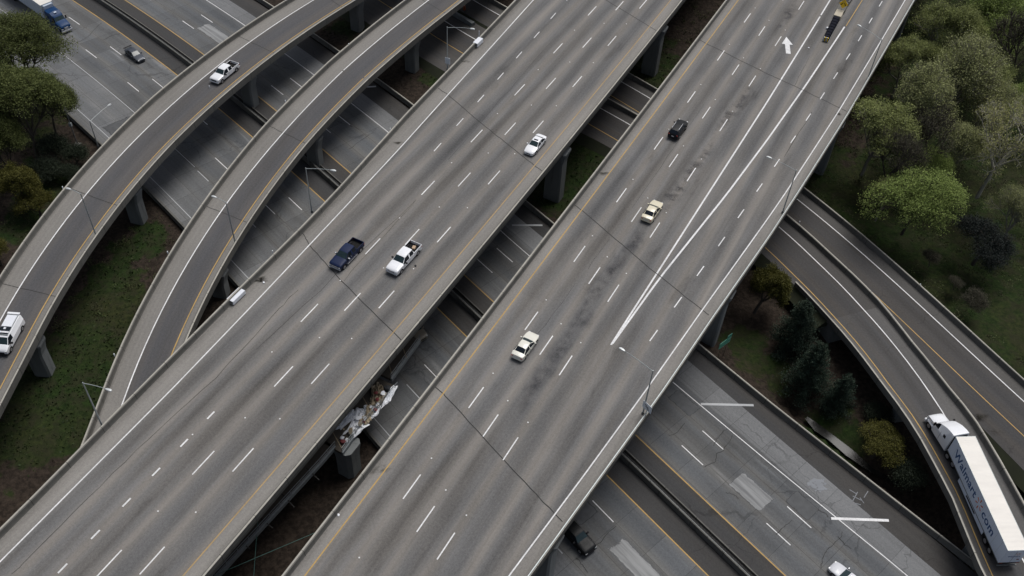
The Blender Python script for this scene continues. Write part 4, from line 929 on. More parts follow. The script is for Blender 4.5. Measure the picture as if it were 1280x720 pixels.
# oil and dirt stains on the left shoulder and patches on the right deck (thin sheets)
def blotch(cx, cy, rx, ry, ang, z, mat, parent, name):
    q = at(cx, cy, z); mb = MB(); n_ = 26; ph = random.random()*6
    for i in range(n_):
        t = 2*PI*i/n_; k = 1+.22*math.sin(3*t+ph)+.12*math.sin(7*t+ph*2)+random.uniform(-.08, .08); a, b_ = rx*k*math.cos(t), ry*k*math.sin(t)
        mb.v.append((q[0]+a*math.cos(ang)-b_*math.sin(ang), q[1]+a*math.sin(ang)+b_*math.cos(ang), z))
    mb.f = [tuple(range(n_))]; mb.build(name, mat, parent)
def stain_mat(name, col, alpha):
    n = NT(name); a = n.ramp(n.noise(n.pos(), .6, 6, .65), .34, .72); b = n.attr('edge')
    n.put(n.b.inputs['Alpha'], n.math('MULTIPLY', n.math('MULTIPLY', a, alpha), b)); return n.done(col, .8, 0, .2)
def soft_blotch(cx, cy, rx, ry, ang, z, mat, parent, name='tar_stain'):
    q = at(cx, cy, z); mb = MB(); n_ = 24; ed = []
    for j in range(5):
        f = j/4
        for i in range(n_):
            t = 2*PI*i/n_; k = f*(1+.2*math.sin(3*t+cx)+.1*math.sin(5*t+cy)); a, b_ = rx*k*math.cos(t), ry*k*math.sin(t)
            mb.v.append((q[0]+a*math.cos(ang)-b_*math.sin(ang), q[1]+a*math.sin(ang)+b_*math.cos(ang), z)); ed.append(1-f)
    for j in range(4):
        for i in range(n_): mb.f.append((j*n_+i, j*n_+(i+1) % n_, (j+1)*n_+(i+1) % n_, (j+1)*n_+i))
    mb.uv = [(v[0], v[1]) for v in mb.v]; mb.at = {'edge': ed}; mb.build(name, mat, parent)
m_stain = stain_mat('tar_stain', (.060, .060, .066), .75); m_oil = stain_mat('oil_stain', (.03, .027, .02), 1.6); m_rust = stain_mat('tan_wear', (.21, .185, .155), .5); m_pale = stain_mat('pale_wear', (.26, .26, .25), .7)
hb = PB.head(110); ha = PA.head(110)
for cx, cy, rx, ry in [(792, 305, 5, 1.3), (765, 338, 4.5, 1.3), (745, 362, 5, 1.5), (722, 407, 5, 1.6), (700, 440, 5, 1.5), (850, 235, 5, 1.6), (865, 212, 4, 1.2), (840, 247, 4, 1.4), (880, 195, 6, 1.0), (925, 130, 7, 1.2), (985, 20, 8, 1.3), (670, 480, 5, 1.4), (905, 150, 5, 1)]:
    soft_blotch(cx, cy, rx, ry, hb, ZD+.027, m_stain, dB)
for cx, cy, rx, ry in [(325, 350.5, 1.3, .45), (326, 348, .8, .4), (485, 178, .5, .4), (497, 178.5, .9, .4), (582, 77, 1.0, .35), (325, 350.5, 1.1, .4)]: soft_blotch(cx, cy, rx, ry, ha-.9, ZD+.029, m_oil, dA, 'oil_stain')
for cx, cy, rx, ry in [(475, 587, 1.3, .6), (868-113, 217, .9, .5), (1048, 142.5, .7, .5)]: soft_blotch(cx, cy, rx, ry, hb-.8, ZD+.029, m_oil, dB, 'oil_stain')
for cx, cy, rx, ry in [(1225, 521, 1.3, .8), (1245, 540, 1.3, .7), (1222, 524, .9, .6)]: soft_blotch(cx, cy, rx, ry, 0, 1.022, m_oil, lr, 'oil_stain')

# ------------------------------------------------------------------ vehicles (local +X forward, +Y left)
def paint(name, col, rough=.32, coat=.5, metal=0.0): return plain(name, col, rough, metal, .03, 2, coat, .22 if max(col) < .2 else .5)
def loft(root, st, bodymat, ws=(), rw=(), sides=(), ws_mat=None, side_mat=None, name='body', roof_glass=()):
    """st: (x, half width, z sill, z belt, z top, half width top)"""
    V = []; 
    for x, hw, zs, zb, zt, wt in st:
        zm = zs+.5*(zb-zs)
        if zt-zb > .2: p4 = (hw-.035, zb+.02); p5 = (wt+.05, zt-.07)
        else: p4 = (hw*.97+wt*.03-.01, zb+(zt-zb)*.35); p5 = (wt+(hw-wt)*.4, zb+(zt-zb)*.8)
        half = [(hw*.9, zs), (hw, zs+.12), (hw, zm), (hw*.985, zb), p4, p5, (wt, zt), (wt*.6, zt+.025), (0, zt+.035)]
        row = [(x, y, z) for y, z in half]+[(x, -y, z) for y, z in half[-2::-1]]
        V.append(row)
    n = 17; groups = {}
    def put(key, vs): groups.setdefault(key, []).append(vs)
    for i in range(len(st)-1):
        for j in range(n-1):
            q = [V[i][j], V[i+1][j], V[i+1][j+1], V[i][j+1]]; jj = min(j, 15-j)
            if i in ws and jj >= 6: k = 'windscreen'
            elif i in rw and jj >= 6: k = 'rear_window'
            elif i in roof_glass and jj >= 7: k = 'sunroof'
            elif jj == 4 and any(a <= i < b for a, b in sides): k = ('side_window', 0 if j < 8 else 1, [a for a, b in sides if a <= i < b][0])
            else: k = 'body'
            put(k, q)
    put('body', V[0]); put('body', V[-1])
    import bmesh
    ob = None
    for k in sorted(groups, key=lambda k: 0 if k == 'body' else 1):
        mb = MB(); idx = {}
        for f in groups[k]:
            fi = []
            for v in f:
                key = (round(v[0], 4), round(v[1], 4), round(v[2], 4))
                if key not in idx: idx[key] = len(mb.v); mb.v.append(v)
                if idx[key] not in fi: fi.append(idx[key])
            if len(fi) > 2: mb.f.append(tuple(fi))
        nm = k if isinstance(k, str) else k[0]
        m = {'body': bodymat, 'windscreen': ws_mat or m_glassg, 'rear_window': m_glass, 'side_window': side_mat or m_glass, 'sunroof': m_glass}[nm]
        o = mb.build(name if nm == 'body' else nm, m, root, smooth=38 if nm == 'body' else 25)
    return root
def wheels(root, xs, y, r=.34, w=.24, rim=.62, arch=True, dual=False, archmat=None):
    for x in xs:
        for s in (1, -1):
            if arch:
                a = MB(); N_ = 12; yy = s*(y+.006)
                a.v = [(x, yy, r*.9)]+[(x+r*1.2*math.cos(PI*i/N_), yy, r+.0+r*1.2*math.sin(PI*i/N_)) for i in range(N_+1)]+[(x-r*1.2, yy, .25), (x+r*1.2, yy, .25)]
                a.f = [(0, i, i+1) for i in range(1, N_+3)]+[(0, N_+3, 1)]; a.build('wheel_arch', archmat or m_trim, root)
            wh = MB().tube((x, s*(y+.015), r), (x, s*(y-w), r), r, r, 18).build('wheel', m_black, root, smooth=40)
            MB().tube((x, s*(y+.03), r), (x, s*(y-.02), r), r*rim, r*rim, 12).build('rim', m_rim, wh, smooth=40)
            MB().tube((x, s*(y+.04), r), (x, s*(y-.01), r), r*.17, r*.17, 8).build('hub', m_galvd, wh)
def box_part(root, name, mat, *b, bevel=0): return MB().box(*b).build(name, mat, root, bevel=bevel)
def mirrors(root, x, y, z, mat, s=1.0):
    for sd_ in (1, -1):
        a, b_ = sorted((sd_*(y-.02), sd_*(y+.22*s))); box_part(root, 'mirror', mat, x-.09*s, x+.06*s, a, b_, z-.08*s, z+.1*s, bevel=.02)
def lamps(root, xf, xr, y, zf, zr, w=.2, h=.12, tail=m_red, tw=None, ty=None):
    tw = tw or w; ty = ty or y
    for sd_ in (1, -1):
        a, b_ = sorted((sd_*(y-w), sd_*y)); box_part(root, 'headlight', m_lens, xf-.22, xf+.012, a, b_, zf, zf+h, bevel=.02); a, b_ = sorted((sd_*(ty-tw), sd_*ty)); box_part(root, 'tail_light', tail, xr-.012, xr+.16, a, b_, zr, zr+h, bevel=.015)
def sedan(label, cat, col, pos, rz, group=None, sunroof=False, wing=False, name='sedan', ws=None, tail=m_red, k=1.0, bright=False):
    t = thing(name, label, cat, pos, rz, group)
    st = [(2.42, .50, .30, .48, .52, .40), (2.38, .66, .24, .56, .60, .55), (2.22, .80, .20, .64, .69, .66), (1.9, .87, .19, .70, .78, .72), (1.45, .90, .19, .78, .86, .74), (1.0, .905, .19, .83, .92, .74), (.86, .91, .19, .85, .95, .72),
          (.12, .91, .19, .88, 1.36, .585), (-.05, .91, .19, .89, 1.40, .59), (-.34, .91, .19, .895, 1.425, .60), (-.44, .91, .19, .90, 1.428, .60), (-.62, .91, .19, .90, 1.425, .60), (-1.12, .91, .19, .91, 1.37, .58),
          (-1.72, .90, .19, .93, 1.04, .66), (-1.85, .895, .2, .93, 1.03, .70), (-2.15, .86, .22, .91, 1.01, .70), (-2.34, .80, .26, .85, .97, .64), (-2.42, .70, .32, .70, .84, .55), (-2.44, .62, .36, .56, .60, .45)]
    loft(t, st, col, ws=(6,), rw=(12,), sides=((6, 9), (10, 13)), ws_mat=ws, roof_glass=(8,) if sunroof else ())
    wheels(t, (1.42, -1.42), .905, .33, .22); mirrors(t, .72, .92, .93, col); lamps(t, 2.37, -2.425, .74, .555, .71, .25, .12, tail, ty=.77)
    box_part(t, 'grille', m_trim, 2.40, 2.435, -.36, .36, .40, .53, bevel=.01); box_part(t, 'number_plate', m_plate, -2.465, -2.45, -.2, .2, .55, .68)
    box_part(t, 'bumper', col, -2.50, -2.30, -.72, .72, .34, .60, bevel=.06); box_part(t, 'front_bumper', col, 2.25, 2.44, -.66, .66, .24, .42, bevel=.05)
    for sd_ in (1, -1):
        a, b_ = sorted((sd_*.91, sd_*.918)); box_part(t, 'door_seam', m_trim, .55, .565, a, b_, .3, .86); box_part(t, 'door_seam', m_trim, -.41, -.395, a, b_, .3, .88); box_part(t, 'door_handle', col, -.3, -.12, sd_*.915-.012, sd_*.915+.012, .78, .82)
    if wing: 
        wg = box_part(t, 'rear_wing', m_trim, -2.5, -2.2, -.86, .86, 1.22, 1.27, bevel=.01)
        for y_ in (-.5, .5): box_part(wg, 'wing_strut', m_trim, -2.4, -2.3, y_-.03, y_+.03, 1.0, 1.22)
    return t
def pickup(label, col, pos, rz, k=1.0, group='pickup trucks', load=False, bumper=None, steps=False):
    t = thing('pickup_truck', label, 'pickup truck', pos, rz, group); bumper = bumper or m_chrome
    X = lambda x: x*k
    st = [(X(2.95), .80, .50, .90, .96, .70), (X(2.88), .92, .42, .98, 1.05, .82), (X(2.6), .97, .36, 1.04, 1.14, .84), (X(2.0), .985, .34, 1.08, 1.20, .84), (X(1.45), .99, .34, 1.10, 1.24, .84),
          (X(1.36), .99, .34, 1.12, 1.26, .80), (X(.72), .99, .34, 1.16, 1.80, .66), (X(.55), .99, .34, 1.17, 1.86, .68), (X(.02), .99, .34, 1.17, 1.89, .69), (X(-.08), .99, .34, 1.17, 1.89, .69), (X(-.2), .99, .34, 1.17, 1.89, .69), (X(-.86), .99, .34, 1.17, 1.88, .68), (X(-1.0), .985, .34, 1.17, 1.84, .67), (X(-1.16), .98, .34, 1.17, 1.28, .78)]
    loft(t, st, col, ws=(5,), rw=(12,), sides=((5, 8), (10, 12)), name='cab')
    b0, b1 = X(-1.2), X(-2.95)
    bed = MB().box(b1, b0, -.98, -.90, .45, 1.22).box(b1, b0, .90, .98, .45, 1.22).box(b0-.07, b0, -.9, .9, .6, 1.2).build('cargo_bed', col, t, bevel=.015)
    box_part(t, 'tailgate', col, b1-.03, b1+.04, -.9, .9, .55, 1.2, bevel=.012)
    box_part(t, 'bed_liner', m_black, b1+.04, b0-.07, -.9, .9, .66, .72)
    lin = MB().box(b1+.04, b0-.07, -.905, -.895, .7, 1.17).box(b1+.04, b0-.07, .895, .905, .7, 1.17).build('bed_wall_liner', m_trim, t)
    for sd_ in (1, -1): 
        a, b_ = sorted((sd_*.66, sd_*.9)); box_part(t, 'wheel_housing', m_trim, X(-2.35), X(-1.6), a, b_, .7, .92, bevel=.03)
    box_part(t, 'frame', m_trim, b1, X(2.6), -.6, .6, .35, .55)
    box_part(t, 'front_bumper', bumper, X(2.8), X(3.03), -.92, .92, .42, .62, bevel=.04); box_part(t, 'rear_bumper', bumper, b1-.2, b1-.02, -.9, .9, .45, .62, bevel=.03)
    box_part(t, 'grille', m_trim if bumper != m_chrome else m_chrome, X(2.9), X(2.975), -.52, .52, .66, .93, bevel=.02)
    wheels(t, (X(2.0), X(-1.98)), .985, .39, .28)
    mirrors(t, X(1.0), 1.0, 1.22, m_trim if not steps else m_chrome, 1.25); lamps(t, X(2.96), b1-.02, .88, .70, .80, .28, .22, tw=.10, ty=.992)
    if steps:
        for sd_ in (1, -1): a, b_ = sorted((sd_*.97, sd_*1.07)); box_part(t, 'side_step', m_chrome, X(-1.1), X(1.3), a, b_, .36, .42)
    for sd_ in (1, -1):
        a, b_ = sorted((sd_*.99, sd_*.997)); box_part(t, 'door_seam', m_trim, X(-.09), X(-.075), a, b_, .45, 1.12); box_part(t, 'door_seam', m_trim, X(1.2), X(1.215), a, b_, .45, 1.1); box_part(t, 'door_handle', m_chrome if steps else m_trim, X(.1), X(.3), a, sorted((b_, a+.02))[1], 1.0, 1.05)
    return t
def suv(label, col, pos, rz, group=None, k=1.0):
    t = thing('suv', label, 'suv', pos, rz, group)
    st = [(2.36, .60, .36, .66, .72, .5), (2.30, .78, .28, .80, .86, .66), (2.1, .88, .25, .90, .97, .74), (1.6, .92, .24, .96, 1.05, .77), (1.1, .93, .24, 1.0, 1.10, .77), (.98, .93, .24, 1.02, 1.12, .75),
          (.38, .93, .24, 1.05, 1.60, .62), (.2, .93, .24, 1.06, 1.66, .63), (-.3, .93, .24, 1.06, 1.70, .64), (-.4, .93, .24, 1.06, 1.70, .64), (-.5, .93, .24, 1.06, 1.70, .64), (-1.2, .93, .24, 1.08, 1.68, .64), (-1.3, .93, .24, 1.08, 1.68, .64), (-1.85, .925, .25, 1.10, 1.62, .61), (-2.22, .90, .28, 1.08, 1.16, .72), (-2.34, .86, .32, .95, 1.0, .70), (-2.38, .78, .36, .6, .64, .6)]
    loft(t, st, col, ws=(5,), rw=(13,), sides=((5, 8), (10, 11), (12, 13)))
    wheels(t, (1.42, -1.40), .925, .36, .24); mirrors(t, .85, .94, 1.1, col); lamps(t, 2.34, -2.33, .80, .76, .90, .24, .18)
    for sd_ in (1, -1):
        r_ = box_part(t, 'roof_rail', m_chrome, -1.7, .2, sd_*.58-.03, sd_*.58+.03, 1.74, 1.79)
    box_part(t, 'number_plate', m_plate, -2.4, -2.375, -.2, .2, .72, .86); box_part(t, 'grille', m_trim, 2.32, 2.375, -.42, .42, .55, .72, bevel=.01)
    box_part(t, 'rear_bumper', m_trim, -2.46, -2.3, -.82, .82, .36, .6, bevel=.04); return t
c_white = paint('white_car_paint', (.74, .75, .77)); c_navy = paint('navy_car_paint', (.005, .013, .048), .5, .0); c_beige = paint('beige_car_paint', (.62, .565, .42)); c_cream = paint('cream_car_paint', (.64, .625, .55), .35)
c_black = paint('black_car_paint', (.006, .007, .008), .45, .0); c_grey = paint('grey_metallic_paint', (.055, .062, .075), .4, .2, .2); c_blue = paint('deep_blue_truck_paint', (.005, .034, .105), .45, .0); c_tan = paint('tan_metallic_paint', (.26, .23, .18), .4, .2); c_silver = paint('pale_silver_paint', (.52, .53, .56), .35, .5)
def on(path, xy, dl, a, b, dz=.02):
    s, l = nearest(path, xy, a, b); return path.P(s, l+dl, dz), path.head(s), s
p_, h_, _ = on(PA, (-14.3, 94.6), -.97, 0, 230); t = pickup('white crew cab pickup with a cardboard box in its bed, beside the navy pickup', c_white, p_, h_+PI, 1.06)
bx = MB().box(-.3, .3, -.22, .22, 0, .25).build('cardboard_box', plain('pale_cardboard', (.42, .30, .20), .8)); hv = Vector((math.cos(h_+PI), math.sin(h_+PI), 0)); bx.location = Vector(p_)+hv*-2.35+Vector((-hv.y, hv.x, 0))*.15+Vector((0, 0, .73)); bx.rotation_euler = (0, 0, h_+.3)
tag(bx, 'pale cardboard box in the bed of the white crew cab pickup', 'box')
p_, h_, _ = on(PA, (-22.3, 94.5), -.97, 0, 230); pickup('dark navy pickup with chrome grille crossing the black expansion joint', c_navy, p_, h_+PI, .97, steps=True)
p_, h_, _ = on(PA, (3.1, 121.6), -.9, 0, 230); sedan('white sedan with a dark sunroof near the yellow line of the left overpass', 'car', c_white, p_, h_+PI, 'cars on the overpasses', sunroof=True)
p_, h_, _ = on(P1, (-51.4, 141.1), -.97, 0, 90); pickup('white pickup driving down the upper part of the far left ramp', c_white, p_, h_+PI, 1.0, bumper=c_white)
p_, h_, _ = on(PB, (20.8, 107.7), -.9, 0, 230); sedan('pale yellow-beige sedan just above the expansion joint of the right overpass', 'car', c_beige, p_, h_, 'cars on the overpasses')
p_, h_, _ = on(PB, (3.0, 80.3), -.9, 0, 230); sedan('cream white sedan lowest on the right overpass', 'car', c_cream, p_, h_, 'cars on the overpasses')
p_, h_, _ = on(PB, (26.0, 127.7), -.92, 0, 230); suv('black suv with silver roof rails on the right overpass', c_black, p_, h_)
p_, h_, _ = on(PL, at(168.7, 67.7, .6)[:2], 0, -20, 200); sedan('dark grey sports car with a rear wing on the lower freeway at top left', 'car', c_grey, (*at(168.7, 68.5, .6)[:2], .01), h_, None, wing=True, name='sports_car')
q = at(726, 672, 1.3); _, h_, s_ = on(PL, q[:2], 0, 100, 230); t = pickup('black pickup coming out from under the right overpass at the bottom', c_black, (q[0]-math.cos(h_)*1.0, q[1]-math.sin(h_)*1.0, .01), h_, 1.0, bumper=m_trim)
q = at(1040.5, 706.5, .6); _, h_, s_ = on(PL, q[:2], 0, 100, 230); sedan('pale silver car half cut off by the bottom edge, on the lower freeway', 'car', c_silver, (q[0]+math.cos(h_)*2.3, q[1]+math.sin(h_)*2.3, .01), h_+PI, None, name='car')
q = at(520, 414.5, .6); _, h_, s_ = on(PL, q[:2], 0, 60, 200); suv('tan suv coming out from under the left overpass, by the end of the walkway', c_tan, (q[0]-math.cos(h_)*.5, q[1]-math.sin(h_)*.5, .01), h_)

# white utility van
p_, h_, _ = on(P1, (-64.4, 80.0), -.98, -20, 90)
van = thing('utility_van', 'white van with roof rack and dark roof panels on the far left ramp', 'van', p_, h_+PI)
st = [(2.75, .72, .40, .72, .80, .62), (2.68, .90, .34, .88, .95, .78), (2.4, .98, .30, 1.0, 1.12, .82), (1.95, .99, .30, 1.12, 1.26, .82), (1.85, .99, .30, 1.14, 1.30, .80), (1.2, .99, .30, 1.2, 1.96, .72), (1.0, .99, .30, 1.2, 2.03, .76), (.5, .99, .30, 1.2, 2.06, .80), (.35, .99, .30, 1.2, 2.06, .8), (-2.5, .99, .30, 1.2, 2.06, .80), (-2.72, .985, .30, 1.2, 2.02, .79), (-2.8, .97, .34, 1.15, 1.9, .78)]
loft(van, st, c_white, ws=(4,), sides=((4, 7),)); wheels(van, (1.85, -1.75), .985, .37, .26); mirrors(van, 1.45, 1.0, 1.25, m_trim, 1.4); lamps(van, 2.72, -2.82, .86, .72, .9, .26, .22, tw=.12, ty=.97)
box_part(van, 'grille', m_trim, 2.7, 2.78, -.56, .56, .5, .78, bevel=.02); box_part(van, 'front_bumper', m_trim, 2.55, 2.86, -.9, .9, .34, .5, bevel=.03)
rk = box_part(van, 'roof_rack', m_galv, -2.5, .9, -.72, -.68, 2.13, 2.18)
for x_ in (-2.5, -1.4, -.3, .85): box_part(rk, 'crossbar', m_galv, x_, x_+.06, -.74, .74, 2.14, 2.19)
box_part(rk, 'side_rail', m_galv, -2.5, .9, .68, .72, 2.13, 2.18)
box_part(van, 'roof_panel', m_cab, -2.4, -.45, -.66, .66, 2.2, 2.24, bevel=.01); box_part(van, 'dark_roof_panel', m_glass, -.35, .2, -.7, .7, 2.18, 2.23, bevel=.01); box_part(van, 'dark_roof_panel', m_glass, .55, .95, -.66, .66, 2.12, 2.17, bevel=.01); box_part(van, 'roof_vent', m_cab, -.22, .1, -.16, .12, 2.24, 2.34, bevel=.02)
box_part(van, 'rear_spoiler', c_white, -2.95, -2.6, -.82, .82, 2.16, 2.24, bevel=.03)

# semi trucks
def text_part(body, size, M, mat, name, parent, ext=.006, bold=.012, spacing=1.0):
    cu = bpy.data.curves.new(name, 'FONT'); cu.body = body; cu.size = size; cu.extrude = ext; cu.offset = bold; cu.space_character = spacing; cu.resolution_u = 4
    o = bpy.data.objects.new(name, cu); COL.objects.link(o); bpy.context.view_layer.update()
    me = bpy.data.meshes.new_from_object(o.evaluated_get(bpy.context.evaluated_depsgraph_get())); bpy.data.objects.remove(o); bpy.data.curves.remove(cu)
    me.transform(M); me.materials.clear(); me.materials.append(mat); return link(name, me, parent)
def trailer(t, col, L_=16.0, skirt=True, refr=None):
    tb = MB().box(-L_, 0, -1.29, 1.29, 1.18, 4.05).build('trailer_box', col, t, bevel=.03)
    m_roof = NT('trailer_roof_sheet'); xs = m_roof.sep(m_roof.obj()); rib = m_roof.math('SINE', m_roof.math('MULTIPLY', xs[0], 2*PI/.62)); nn = m_roof.noise(m_roof.vmul(m_roof.obj(), (.8, .25, 1)), 1.0, 4)
    m_roof.bump(m_roof.math('ADD', rib, m_roof.math('MULTIPLY', nn, 2.0)), .28, .036); mr = m_roof.done(m_roof.scale((.66, .63, .58), m_roof.math('MULTIPLY_ADD', m_roof.math('SUBTRACT', nn, .5), .25, 1.0)), .5)
    box_part(tb, 'roof', mr, -L_+.04, -.04, -1.25, 1.25, 4.052, 4.075)
    ed = MB()
    for s in (-1, 1): ed.box(-L_, 0, s*1.27-.03, s*1.27+.03, 4.05, 4.09)
    ed.box(-.05, .01, -1.28, 1.28, 4.05, 4.09).box(-L_-.01, -L_+.05, -1.28, 1.28, 4.05, 4.09).build('top_rail', m_galv, tb)
    for k_ in range(1, 13):
        x_ = -L_*k_/13
        for s in (-1, 1): a, b_ = sorted((s*1.288, s*1.2915)); box_part(tb, 'panel_seam', m_galv, x_-.012, x_+.012, a, b_, 1.26, 4.0)
    br = MB()
    for s in (-1, 1): br.box(-L_, 0, s*1.285-.02, s*1.285+.02, 1.1, 1.24)
    br.build('bottom_rail', m_galvd, tb)
    if skirt:
        for s in (-1, 1):
            sk = MB().box(-L_+4.2, -4.2, s*1.27-.02, s*1.27+.02, .42, 1.12).build('side_skirt', col, t)
        box_part(t, 'skirt_vent', m_trim, -9.2, -6.6, 1.288, 1.296, .72, .98)
    for x_ in (-L_+2.0, -L_+3.3):
        for s in (1, -1):
            w_ = MB().tube((x_, s*1.28, .52), (x_, s*.7, .52), .52, .52, 18).build('wheel', m_black, t, smooth=40); MB().tube((x_, s*1.295, .52), (x_, s*1.2, .52), .3, .3, 14).build('rim', m_rim, w_, smooth=40)
    box_part(t, 'bogie_frame', m_trim, -L_+1.0, -L_+4.0, -.55, .55, .5, 1.15)
    box_part(t, 'rear_guard', m_galvd, -L_-.02, -L_+.1, -1.2, 1.2, .5, .62); 
    dr = box_part(t, 'rear_door', col, -L_-.03, -L_-.001, -1.2, 1.2, 1.35, 3.9)
    box_part(dr, 'door_seam', m_trim, -L_-.036, -L_-.03, -.015, .015, 1.35, 3.9)
    box_part(t, 'door_bar', m_trim, -L_-.05, -L_-.01, -1.25, 1.25, 1.18, 1.32)
    for s in (-1, 1): a, b_ = sorted((s*.85, s*1.2)); box_part(t, 'tail_light', m_red, -L_-.055, -L_-.04, a, b_, 1.2, 1.3)
    for x_ in (-.9,): box_part(t, 'landing_gear', m_trim, -3.4, -3.2, -.7, .7, .25, 1.15)
    if refr: box_part(t, 'cooling_unit', refr, .0, .45, -.95, .95, 2.2, 3.95, bevel=.06)
def tractor(t, col, kx, yaw, roof='fairing', exh=False, rear_z=3.85):
    tr = bpy.data.objects.new('tractor', None); COL.objects.link(tr); tr.parent = t; tr.location = (kx, 0, 0); tr.rotation_euler = (0, 0, yaw)
    rz_ = rear_z
    st = [(6.55, .80, .55, 1.20, 1.28, .62), (6.48, .96, .50, 1.36, 1.46, .74), (6.2, 1.02, .50, 1.52, 1.66, .72), (5.6, 1.08, .55, 1.66, 1.84, .70), (4.95, 1.10, .55, 1.76, 1.96, .72), (4.82, 1.16, .50, 1.80, 2.0, .92),
          (4.38, 1.20, .50, 1.85, 2.62, .88), (4.2, 1.21, .50, 1.86, 2.80, .96), (3.9, 1.22, .50, 1.88, 3.0, 1.02), (3.55, 1.22, .50, 1.9, 3.2, 1.04), (3.3, 1.22, .50, 1.9, 3.34, 1.06), (2.9, 1.22, .50, 1.9, 3.55 if roof == 'fairing' else 3.1, 1.08), (1.95, 1.22, .50, 1.9, rz_-.03, 1.10), (1.45, 1.22, .50, 1.9, rz_, 1.10)]
    loft(tr, st, col, ws=(5,), sides=((5, 8),), name='cab_body')
    # flat the sleeper: small side window
    for s in (1, -1): a, b_ = sorted((s*1.2, s*1.215)); 
    box_part(tr, 'chassis', m_trim, -1.2, 5.6, -.45, .45, .55, .95)
    box_part(tr, 'front_bumper', col if roof == 'fairing' else m_chrome, 6.35, 6.72, -1.12, 1.12, .32, .72, bevel=.06)
    box_part(tr, 'grille', m_trim if roof == 'fairing' else m_chrome, 6.5, 6.62, -.42, .42, .75, 1.3, bevel=.03)
    for s in (1, -1):
        a, b_ = sorted((s*.62, s*1.0)); box_part(tr, 'headlight', m_lens, 6.3, 6.56, a, b_, .85, 1.1, bevel=.03)
        a, b_ = sorted((s*1.22, s*1.5)); box_part(tr, 'mirror', m_trim, 4.55, 4.7, a, b_, 1.9, 2.5, bevel=.03)
        tk = MB().tube((2.3, s*.92, .72), (4.0, s*.92, .72), .30, .30, 14).build('fuel_tank', m_chrome, tr, smooth=40)
        a, b_ = sorted((s*1.0, s*1.2)); box_part(tr, 'fender', col, 4.9, 6.1, a, b_, .92, 1.22, bevel=.08)
        a, b_ = sorted((s*1.215, s*1.23)); box_part(tr, 'sleeper_window', m_glass, 2.3, 2.75, a, b_, 2.0, 2.5); box_part(tr, 'door_seam', m_trim, 3.25, 3.27, a, b_, .7, 2.3)
        w_ = MB().tube((5.5, s*1.16, .52), (5.5, s*.85, .52), .52, .52, 18).build('wheel', m_black, tr, smooth=40); MB().tube((5.5, s*1.17, .52), (5.5, s*1.1, .52), .3, .3, 14).build('rim', m_rim, w_, smooth=40)
        for x_ in (.62, -.7):
            w_ = MB().tube((x_, s*1.24, .52), (x_, s*.68, .52), .52, .52, 18).build('wheel', m_black, tr, smooth=40); MB().tube((x_, s*1.25, .52), (x_, s*1.17, .52), .3, .3, 14).build('rim', m_rim, w_, smooth=40)
        if exh: MB().tube((1.3, s*1.0, 1.0), (1.3, s*1.0, 3.6), .09).build('exhaust_stack', m_chrome, tr, smooth=40)
    box_part(tr, 'back_panel', m_trim, 1.36, 1.46, -.95, .95, .95, rz_-.25)
    for y_ in (-.5, .0, .5): box_part(tr, 'air_hose', m_galvd, 1.25, 1.36, y_-.06, y_+.06, 1.2, 2.6)
    box_part(tr, 'fifth_wheel', m_trim, -.5, .5, -.5, .5, .95, 1.15)
    return tr
m_trl = plain('white_trailer_side', (.62, .68, .78), .4, 0, .04, 1.0); m_trl2 = plain('pale_trailer_side', (.46, .52, .60), .45, 0, .06, 1.0)
# white semi on the creek bridge
fl, rl_ = at(1184.3, 562.7, 4.1+1.15)[:2], at(1250.7, 711, 4.4+1.15)[:2]
dv = fl-rl_; dv /= np.hypot(*dv); rgt = np.array([dv[1], -dv[0]]); org = fl+rgt*1.29; hz_ = math.atan2(dv[1], dv[0])
s_tr, _ = nearest(PC1, org, 60, PC1.s1); s_tf, _ = nearest(PC1, org+dv*6, 60, PC1.s1); s_tb, _ = nearest(PC1, org-dv*14, 60, PC1.s1)
zf_, zb_ = zC1(s_tf)+.02, zC1(s_tb)+.02; zr0 = zf_+(zb_-zf_)*(6/20)
st1 = thing('semi_truck', 'white semi truck with blue lettering and orange spark on its trailer, on the creek bridge', 'semi truck', (org[0], org[1], zr0), hz_)
st1.rotation_euler = (0, math.atan2(zb_-zf_, 20.0), hz_)
trailer(st1, m_trl); tractor(st1, c_white, -.95, math.radians(9))
m_ltr = plain('blue_lettering', (.010, .07, .21), .5, 0, .02); m_spk = plain('orange_spark', (.55, .14, .05), .5, 0, .02)
# reading direction = towards the rear, seen from the left side
def side_M(x, z): return Matrix(((-1, 0, 0, x), (0, 0, 1, 1.293), (0, 1, 0, z), (0, 0, 0, 1)))
tb_ = [c for c in st1.children if c.name.startswith('trailer_box')][0]
text_part('Walmart', 1.72, side_M(-1.35, 2.1), m_ltr, 'lettering', tb_, spacing=1.04, bold=.03); text_part('com', 1.72, side_M(-10.0, 2.1), m_ltr, 'lettering', tb_, spacing=1.06, bold=.03)
def spark(cx, cz, r, M_, parent):
    for i in range(6):
        a = PI/2+i*PI/3; c_, s_ = math.cos(a), math.sin(a); pts = [(.38, -.06), (.95, -.12), (1.0, 0), (.95, .12), (.38, .06)]
        vs = [M_ @ Vector((cx+(p[0]*c_-p[1]*s_)*r, cz+(p[0]*s_+p[1]*c_)*r, .004+dz)) for dz in (0, .008) for p in pts]
        MB().add(vs, [(0, 1, 2, 3, 4), (5, 6, 7, 8, 9)]+[(k, (k+1) % 5, 5+(k+1) % 5, 5+k) for k in range(5)]).build('spark_ray', m_spk, parent)
spark(0, 0, .85, side_M(-8.95, 2.65), tb_)
def rear_M(y, z): return Matrix(((0, 0, -1, -16.034), (-1, 0, 0, y), (0, 1, 0, z), (0, 0, 0, 1)))
rd_ = [c for c in st1.children if c.name.startswith('rear_door')][0]
